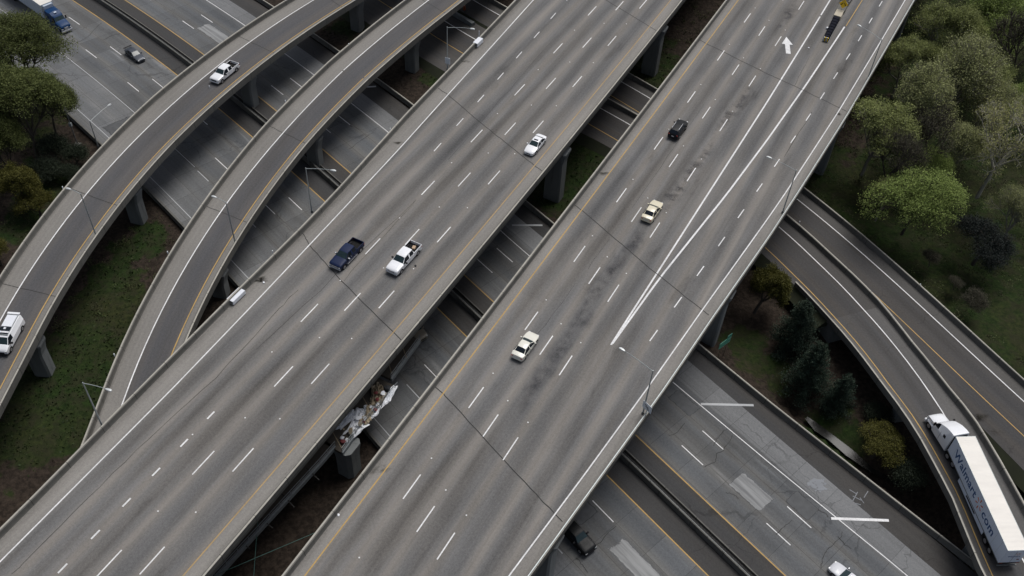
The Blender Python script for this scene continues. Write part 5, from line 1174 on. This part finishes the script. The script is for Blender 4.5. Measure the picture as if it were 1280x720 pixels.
spark(0, 0, .3, rear_M(-.35, 3.2), rd_); text_part('Walmart', .42, rear_M(.75, 2.55), m_ltr, 'lettering', rd_, bold=.004)
box_part(rd_, 'warning_label', m_redc, -16.045, -16.032, -.9, -.6, 1.9, 2.1)
# blue semi, top left
q = at(84.5, 38, .6); s_, l_ = nearest(PL, q[:2], -30, 60); h_ = PL.head(s_)
org = q[:2]-np.array([math.cos(h_), math.sin(h_)])*(6.7-.95)
st2_ = thing('semi_truck', 'deep blue semi truck pulling a pale trailer at the top left corner', 'semi truck', (org[0], org[1], .01), h_)
trailer(st2_, m_trl2, 15.5, skirt=False, refr=m_trl2); tractor(st2_, c_blue, -.95, 0, 'flat', exh=True, rear_z=3.2)
box_part(st2_, 'roof_vent', m_trl2, 2.2, 2.9, -.25, .25, 3.22, 3.3)

# ------------------------------------------------------------------ vegetation
def leaf_mesh(name, pts, tones, size, upb, mat, seed=0, aspect=1.4):
    g = np.random.default_rng(seed); n = len(pts)
    nrm = g.normal(size=(n, 3)); nrm[:, 2] += upb; nrm /= np.linalg.norm(nrm, axis=1)[:, None]
    a = np.cross(nrm, g.normal(size=(n, 3))); a /= np.linalg.norm(a, axis=1)[:, None]; b = np.cross(nrm, a)
    s = size*g.uniform(.5, 1.3, (n, 1)); V = np.stack([pts-a*s*aspect*.5, pts-b*s*.5, pts+a*s*aspect*.5, pts+b*s*.5], 1).reshape(-1, 3)
    me = bpy.data.meshes.new(name); me.vertices.add(4*n); me.vertices.foreach_set('co', V.astype(np.float32).ravel())
    me.loops.add(4*n); me.loops.foreach_set('vertex_index', np.arange(4*n, dtype=np.int32)); me.polygons.add(n)
    me.polygons.foreach_set('loop_start', np.arange(0, 4*n, 4, dtype=np.int32)); me.polygons.foreach_set('loop_total', np.full(n, 4, dtype=np.int32))
    me.update(); t = me.attributes.new('tone', 'FLOAT', 'FACE'); t.data.foreach_set('value', tones.astype(np.float32)); me.materials.append(mat); return me
def leaf_mat(name, c1, c2, trans=.25):
    n = NT(name); t = n.attr('tone'); oi = n.t.nodes.new('ShaderNodeObjectInfo').outputs['Random']
    col = n.mix(n.ramp(t, 0, 1), c1, c2); col = n.scale(col, n.math('MULTIPLY_ADD', oi, .3, .85))
    m = n.done(col, .7, 0, .2)
    tr = n.t.nodes.new('ShaderNodeBsdfTranslucent'); mx = n.t.nodes.new('ShaderNodeMixShader'); mx.inputs[0].default_value = trans
    n.t.links.new(col, tr.inputs[0]); out = n.t.nodes['Material Output']; n.t.links.new(n.b.outputs[0], mx.inputs[1]); n.t.links.new(tr.outputs[0], mx.inputs[2]); n.t.links.new(mx.outputs[0], out.inputs[0]); return m
def branches(seed, H, R, levels=4, trunk=.3, up=.35, split=(3, 4), r0=.28, wig=.25):
    g = random.Random(seed); segs = []; tips = []
    def rec(p, d, L, r, lv):
        n = 3; q = p
        for i in range(n):
            d2 = (d+Vector((g.gauss(0, wig), g.gauss(0, wig), g.gauss(0, wig*.5)))*.5).normalized(); q2 = q+d2*(L/n); segs.append((q, q2, r*(1-.25*i/n), r*(1-.25*(i+1)/n))); q = q2; d = d2
            if lv >= 2: tips.append((q.copy(), lv))
        if lv >= levels: tips.append((q.copy(), lv+1)); return
        k = g.randint(*split); a0 = g.random()*6.28
        for j in range(k):
            a = a0+6.28*j/k+g.gauss(0, .3); tilt = g.uniform(.45, 1.0); o = d.orthogonal().normalized(); o2 = d.cross(o)
            nd = (d*math.cos(tilt)+(o*math.cos(a)+o2*math.sin(a))*math.sin(tilt)+Vector((0, 0, up*.6))).normalized(); rec(q, nd, L*g.uniform(.62, .85), r*.62, lv+1)
        if g.random() < .7: rec(q, (d+Vector((0, 0, .3))).normalized(), L*.75, r*.68, lv+1)
    rec(Vector((0, 0, 0)), Vector((g.gauss(0, .05), g.gauss(0, .05), 1)).normalized(), H*trunk, r0, 0)
    P_ = np.array([t[0][:] for t in tips]); top = P_[:, 2].max(); rad = np.percentile(np.hypot(P_[:, 0], P_[:, 1]), 92)
    return segs, P_, H/top, R/rad
def make_tree(kind, seed, H, R, nl, size, lmat, wmat, levels=4, sig=.5, up=.35, trunk=.28, r0=.25, thin=1.0, upb=.6):
    nl = int(nl*2.3); size *= .64; upb += .5
    g = np.random.default_rng(seed); segs, P_, sz, sr = branches(seed, H, R, levels, trunk, up, r0=r0)
    S = np.array([sr, sr, sz]); mb = MB()
    for p, q, ra, rb in segs:
        if ra < .022: continue
        mb.tube(Vector(np.array(p)*S), Vector(np.array(q)*S), ra, rb, 6 if ra > .08 else 4, cap=False)
    wm = MB(); wm.v = mb.v; wm.f = mb.f; w_o = wm.build('trunk_tmp', wmat); wme = w_o.data; bpy.data.objects.remove(w_o)
    P_ = P_*S; P_ = P_[P_[:, 2] > H*.25]
    if thin < 1: P_ = P_[g.random(len(P_)) < thin]
    k = g.integers(0, len(P_), nl); ct = g.uniform(0, 1, len(P_)); pts = P_[k]+g.normal(size=(nl, 3))*sig*np.array([1, 1, .7])
    hz = np.clip(pts[:, 2]/H, 0, 1); tone = np.clip(ct[k]*.6+g.uniform(0, .25, nl)+.05, 0, 1)
    return wme, leaf_mesh('crown', pts, tone, size, upb, lmat, seed)
def make_conifer(seed, H, R, nl, size, lmat, wmat):
    nl = int(nl*1.5); size *= .8
    g = np.random.default_rng(seed); mb = MB(); mb.tube((0, 0, 0), (0, 0, H*.97), .25, .03, 7, cap=False); pts = []; tn = []
    nb = int(H*9)
    for i in range(nb):
        h = .08+.9*(i/nb); r = R*(1-h)**.6*g.uniform(.55, 1.15)+.15; a = i*2.4+g.normal()*.3; z0 = H*h; m_ = int(nl/nb*(.35+1.3*(1-h)))+4; ct = g.uniform(0, .6)
        d = np.array([math.cos(a), math.sin(a), 0]); t = g.uniform(.15, 1, m_)**.7; sp = .12+.33*t*r*.5
        P_ = d*(t*r)[:, None]+np.stack([g.normal(size=m_)*sp*.8, g.normal(size=m_)*sp*.8, z0-t*r*.25+g.normal(size=m_)*.13], 1); pts.append(P_); tn.append(np.clip(ct+g.uniform(0, .45, m_), 0, 1))
        mb.tube((0, 0, z0), tuple(d*r*.9+np.array([0, 0, z0-r*.22])), .04, .012, 4, cap=False)
    w_o = mb.build('trunk_tmp', wmat); wme = w_o.data; bpy.data.objects.remove(w_o); return wme, leaf_mesh('crown', np.vstack(pts), np.concatenate(tn), size, .5, lmat, seed)
b_pale = plain('pale_bark', (.21, .195, .16), .9, 0, .3, 3); b_dark = plain('dark_bark', (.055, .045, .036), .95, 0, .3, 3)
L_olive = leaf_mat('olive_leaves', (.115, .140, .045), (.33, .36, .13)); L_green = leaf_mat('fresh_green_leaves', (.095, .135, .034), (.28, .35, .10)); L_pale = leaf_mat('pale_budding_leaves', (.165, .180, .075), (.40, .42, .19))
L_dark = leaf_mat('dark_evergreen_leaves', (.014, .021, .014), (.045, .058, .034)); L_con = leaf_mat('blue_green_needles', (0.018, 0.033, 0.024), (0.047, 0.067, 0.045)); L_yel = leaf_mat('yellow_green_leaves', (0.050, 0.052, 0.010), (0.119, 0.111, 0.024)); L_blk = leaf_mat('blackish_leaves', (.010, .014, .013), (.032, .040, .036)); L_brn = leaf_mat('brown_twigs', (.040, .038, .026), (.095, .088, .062))
L_left = leaf_mat('dense_olive_leaves', (.040, .054, .014), (.135, .155, .050)); L_bud = leaf_mat('yellow_budding_leaves', (.18, .19, .07), (.42, .41, .17))
KT = {
 'olive0': make_tree('d', 11, 12.5, 4.4, 13000, .19, L_olive, b_pale, 5, sig=.30, up=.5), 'olive1': make_tree('d', 12, 14, 5.0, 15000, .19, L_olive, b_pale, 5, sig=.32, up=.5),
 'green0': make_tree('d', 13, 12, 5.6, 17000, .20, L_green, b_dark, 5, sig=.34), 'green1': make_tree('d', 14, 15, 5.6, 19000, .20, L_green, b_pale, 5, sig=.36, up=.55),
 'pale0': make_tree('d', 15, 13.5, 4.8, 9500, .17, L_pale, b_pale, 5, sig=.26, up=.5), 'pale1': make_tree('d', 16, 12.5, 4.2, 8500, .17, L_pale, b_pale, 5, sig=.26, up=.55),
 'bare0': make_tree('d', 17, 15, 5.8, 4600, .17, L_bud, plain('white_bark', (.34, .32, .27), .9, 0, .3, 3), 5, sig=.26, r0=.30, up=.5), 'brown0': make_tree('d', 18, 12, 4.6, 4500, .13, L_brn, b_dark, 5, sig=.3, up=.5),
 'dark0': make_tree('d', 19, 6.5, 3.3, 11000, .17, L_blk, b_dark, sig=.4, trunk=.16), 'bush0': make_tree('d', 20, 2.6, 1.7, 3500, .13, L_brn, b_dark, 3, sig=.3, trunk=.12, r0=.1), 'bushg': make_tree('d', 24, 2.4, 2.0, 4500, .14, L_dark, b_dark, 3, sig=.35, trunk=.12, r0=.1),
 'left0': make_tree('d', 21, 17, 6.4, 30000, .22, L_left, b_dark, 5, sig=.45, upb=.8, up=.5), 'left1': make_tree('d', 27, 15, 5.4, 24000, .22, L_left, b_dark, 5, sig=.42, upb=.8, up=.6),
 'yel0': make_tree('d', 22, 6.5, 3.6, 13000, .19, L_yel, b_dark, 5, sig=.26, trunk=.16), 'yel1': make_tree('d', 23, 5, 2.7, 8000, .17, L_yel, b_dark, 5, sig=.24, trunk=.15),
 'con0': make_conifer(31, 11, 3.9, 17000, .20, L_con, b_dark), 'con1': make_conifer(32, 9, 3.6, 14000, .19, L_con, b_dark)}
G_WOOD = 'trees on the wooded hillside'
def tree(kind, px, zc, label, cat='tree', scale=1.0, rot=0.0, group='trees on the wooded hillside', name='tree', zg=0.0):
    """px = where the middle of the crown shows, zc = its height above the ground"""
    q = at(px[0], px[1], zg+zc); t = thing(name, label, cat, (q[0], q[1], zg-.3), rot, group); scale *= 1.27 if group == G_WOOD else 1.0; gr_ = random.Random(int(px[0]*7+px[1]*13)); t.scale = (scale*gr_.uniform(.86, 1.12), scale*gr_.uniform(.86, 1.12), scale*gr_.uniform(.92, 1.18))
    wm, lm = KT[kind]; nm = ('trunk', 'crown') if name == 'tree' else ('stem', 'foliage')
    link(nm[0], wm, t); link(nm[1], lm, t); return t
G = 'trees on the wooded hillside'
tree('green0', (1146, 252), 7, 'broad bright green tree nearest the outer creek road', scale=.93, rot=.4)
tree('olive1', (1165, 52), 8, 'olive green tree beside the right overpass, second from the top of the wood', rot=1.2)
tree('green1', (1226, 38), 9, 'tall fresh green tree at the top of the wood with a pale trunk', rot=2.1)
tree('pale0', (1182, 122), 8, 'pale budding tree in the middle of the wood, wider of the two paired pale crowns', scale=1.15, rot=.2)
tree('pale1', (1138, 150), 7, 'pale budding tree close to the overpass edge, narrower of the paired pale crowns', scale=1.1, rot=3.0)
tree('olive0', (1092, 180), 7, 'round olive tree nearest the parapet of the right overpass', scale=1.0, rot=.9)
tree('bare0', (1248, 195), 9, 'sparse tree with white forked branches at the right edge of the wood', scale=1.05, rot=1.0)
tree('pale1', (1195, 190), 7, 'small pale tree left of the white-branched tree', scale=.85, rot=4.4)
tree('brown0', (1268, 88), 7, 'bare brown tree at the right edge, above the white-branched tree', scale=1.1, rot=.3)
tree('green0', (1280, 30), 8, 'green tree cut off by the top right corner', scale=.95, rot=2.9)
tree('olive0', (1128, 88), 6, 'low olive tree pressed against the overpass below the second tree', scale=.85, rot=5.1)
tree('green1', (1195, -8), 8, 'green tree cut off by the top edge of the wood', scale=.8, rot=5.0)
tree('green0', (1160, 212), 4.5, 'small fresh green tree between the bright green tree and the pale crowns', scale=.6, rot=.1)
tree('brown0', (1108, 222), 5, 'brown twiggy tree shading the gap beside the round olive tree', scale=.85, rot=2.2)
tree('pale0', (1268, 275), 6, 'pale tree cut off by the right edge below the white-branched tree', scale=.6, rot=2.0)
tree('olive1', (1235, 115), 6, 'dull olive tree between the tall green tree and the bare brown tree', scale=.75, rot=3.9)
tree('olive0', (1205, 70), 6, 'olive tree filling the gap between the two tallest crowns of the wood', scale=.95, rot=2.6)
tree('pale0', (1225, 150), 6.5, 'pale budding tree between the paired pale crowns and the white-branched tree', scale=.85, rot=5.4)
tree('olive1', (1105, 250), 4.5, 'shadowed olive tree low at the edge of the creek roads', scale=.55, rot=.8)
tree('brown0', (1150, 195), 5.5, 'brown leafless tree in the dark middle of the wood', scale=.9, rot=4.8)
tree('olive0', (1172, 90), 6, 'olive tree directly below the second tree from the top of the wood', scale=.8, rot=3.5)
tree('green1', (1270, 130), 6, 'green tree at the right edge, just above the white branches', scale=.6, rot=1.9)
tree('olive1', (1262, -25), 7, 'olive tree mostly above the top edge at the right corner', scale=.9, rot=4.1)
tree('dark0', (1228, 308), 3.8, 'blackish evergreen tree on the grass slope', rot=.6)
for px, k, s_, lb in [((1165, 325), 'bush0', .95, 'upper left brown bush below the bright green tree'), ((1196, 354), 'bush0', .8, 'middle brown bush of the three on the grass slope'), ((1218, 374), 'bush0', 1.15, 'lowest and largest brown bush on the grass slope')]:
    tree(k, px, 1.3, lb, 'bush', s_, px[0], 'brown bushes on the slope', 'bush')
tree('yel0', (950, 369), 3.8, 'bushy yellow-green tree beside the edge of the right overpass', scale=1.2, rot=.5, group=None, zg=-.8)
tree('con0', (1001, 400), 6.5, 'tallest dark conifer, next to the yellow-green tree', scale=.92, rot=0, group='dark conifers by the creek', zg=-1.5)
tree('con1', (1018, 455), 5.5, 'dark conifer in the middle of the three by the creek', scale=1.0, rot=1.5, group='dark conifers by the creek', zg=-1.8)
tree('con1', (1054, 484), 4.4, 'smallest dark conifer, nearest the curved bridge', scale=.78, rot=3.3, group='dark conifers by the creek', zg=-2)
tree('yel1', (1098, 557), 2.6, 'small yellow-green tree between the creek and the truck bridge', scale=1.05, rot=.2, group=None, zg=-2.2)
tree('bushg', (1096, 527), 1.2, 'dark bush just above the small yellow-green tree', 'bush', 1.1, .3, 'dark green bushes', 'bush', -2)
tree('bushg', (1148, 596), 1.2, 'dark green bush beside the curved bridge below the truck cab', 'bush', 1.5, 2.3, 'dark green bushes', 'bush', -2)
tree('bushg', (965, 355), 1.0, 'low dark bush tucked behind the yellow-green tree', 'bush', 1.1, 1.3, 'dark green bushes', 'bush', -.8)
tree('left0', (22, 78), 10, 'largest olive green tree at the top left corner', scale=1.2, rot=0, group='large trees at the left edge')
tree('left1', (28, 150), 9, 'large olive tree in the middle of the left edge', scale=1.25, rot=2.0, group='large trees at the left edge')
tree('left0', (-30, 105), 9, 'large olive tree mostly outside the left edge', scale=.95, rot=4.0, group='large trees at the left edge')
tree('left1', (52, 118), 8, 'olive tree whose crown reaches over the shoulder of the lower freeway', scale=.85, rot=1.1, group='large trees at the left edge')
tree('left1', (10, 190), 7, 'shorter olive tree above the yellow-green tree at the left edge', scale=.95, rot=5.1, group='large trees at the left edge')
tree('yel0', (12, 243), 4, 'yellow-green tree at the left edge, above the far left ramp', scale=1.2, rot=1.0, group='small yellow trees at left')
tree('yel1', (45, 258), 2.6, 'small yellow-green tree touching the far left ramp', scale=.9, rot=2.0, group='small yellow trees at left')
tree('yel1', (-5, 316), 2.4, 'tiny yellow-green tree at the left edge beside the ramp', scale=.8, rot=2.9, group='small yellow trees at left')
for px, s_, lb in [((95, 205), 1.5, 'dark green bush under the left trees beside the wall'), ((70, 200), 1.6, 'dark green bush between the olive tree and the far left ramp'), ((82, 225), 1.2, 'dark green bush closest to the far left ramp parapet'), ((50, 222), 1.4, 'dark green bush right of the yellow-green tree')]:
    tree('bushg', px, 1.2, lb, 'bush', s_, px[0], 'dark green bushes', 'bush')
# ground weeds and grass tufts: nobody could count them
def in_gap(px, py): return True
GP = []
g = np.random.default_rng(3)
cand = np.stack([g.uniform(-110, 115, 150000), g.uniform(45, 215, 150000)], 1)
dd = np.exp(-(np.hypot(cand[:, None, 0]-ga[None, :, 0], cand[:, None, 1]-ga[None, :, 1])/ga[None, :, 2])**2*.9).sum(1)
d_ = cand-Lo; s_ = d_@Lu; c_ = np.clip(s_, 0, 180); lL = d_@Ln-(np.polyval(Lc, c_)+np.polyval(np.polyder(Lc), c_)*(s_-c_))
ok = (g.random(len(cand)) < np.clip(dd-.15, 0, 1)**1.5*.9) & ((lL > 28.2) | (lL < -22.2))
c2 = np.array([PC2.fn(s)[:2] for s in np.linspace(-110, 200, 220)]); h2 = np.array([PC2.head(s) for s in np.linspace(-110, 200, 220)])
kk_ = np.argmin(((cand[:, None]-c2[None])**2).sum(2), 1) if False else None
keep = []
for i0 in range(0, len(cand), 5000):
    blk = cand[i0:i0+5000]; D_ = ((blk[:, None]-c2[None])**2).sum(2); k = D_.argmin(1); v = blk-c2[k]; lat = v[:, 0]*np.sin(h2[k])-v[:, 1]*np.cos(h2[k]); keep.append((lat < -3.6) | (lat > 19))
ok &= np.concatenate(keep); cand = cand[ok]; lLk = lL[ok]; sk = s_[ok]
cand = cand[:42000]; pts = np.column_stack([cand, np.full(len(cand), -.1)])
for i in range(len(pts)):
    if 27 < lLk[i] and sk[i] > 120: pts[i, 2] = -9
pts = pts[pts[:, 2] > -5]
cl = .5+.16*np.sin(pts[:, 0]*.31+np.sin(pts[:, 1]*.23)*2)+.12*np.sin(pts[:, 1]*.47+pts[:, 0]*.7)
lm = leaf_mesh('grass_tufts', pts, np.clip(cl+g.uniform(-.35, .35, len(pts)), 0, 1), .26, .2, leaf_mat('grass_blades', (.011, .020, .005), (.032, .048, .012), .1), 9)
o = link('grass_tufts', lm); o['kind'] = 'stuff'; o['label'] = 'dark green grass and weeds covering the open ground'; o['category'] = 'grass'

# low scrub under the wood and along the creek
g = np.random.default_rng(8)
def lat_c2(P_):
    out = np.zeros(len(P_))
    for i0 in range(0, len(P_), 4000):
        blk = P_[i0:i0+4000]; k = ((blk[:, None]-c2[None])**2).sum(2).argmin(1); v = blk-c2[k]; out[i0:i0+4000] = v[:, 0]*np.sin(h2[k])-v[:, 1]*np.cos(h2[k])
    return out
cw_ = np.stack([g.uniform(15, 125, 5200), g.uniform(70, 225, 5200)], 1); l2 = lat_c2(cw_)
near_ = (l2 < -3.6) & (l2 > -7) & (g.random(len(cw_)) < .55); deep_ = (l2 < -9-9*np.clip((130-cw_[:, 1])/40, 0, 1)) & (g.random(len(cw_)) < .75)
cs = cw_[near_ | deep_]
cl_ = np.stack([g.uniform(-95, -30, 900), g.uniform(85, 165, 900)], 1); d_ = cl_-Lo; s_ = d_@Lu; c_ = np.clip(s_, 0, 180); ll = d_@Ln-(np.polyval(Lc, c_)+np.polyval(np.polyder(Lc), c_)*(s_-c_))
cl_ = cl_[(ll < -23) & (ll > -60) & (g.random(900) < .35)]
cs = np.vstack([cs, cl_]); n_l = 42
rad = g.uniform(.35, 1.1, len(cs)); pts = np.repeat(np.column_stack([cs, np.full(len(cs), .15)]), n_l, 0)+g.normal(size=(len(cs)*n_l, 3))*np.repeat(rad, n_l)[:, None]*np.array([.7, .7, .35]); pts[:, 2] = np.abs(pts[:, 2])*.8
tn = np.clip(np.repeat(g.uniform(0, .8, len(cs)), n_l)+g.uniform(0, .2, len(pts)), 0, 1)
o = link('undergrowth', leaf_mesh('undergrowth', pts, tn, .17, .5, leaf_mat('scrub_leaves', (.030, .026, .016), (.062, .078, .026), .1), 10)); o['kind'] = 'stuff'; o['label'] = 'low dark scrub under the trees of the hillside'; o['category'] = 'undergrowth'
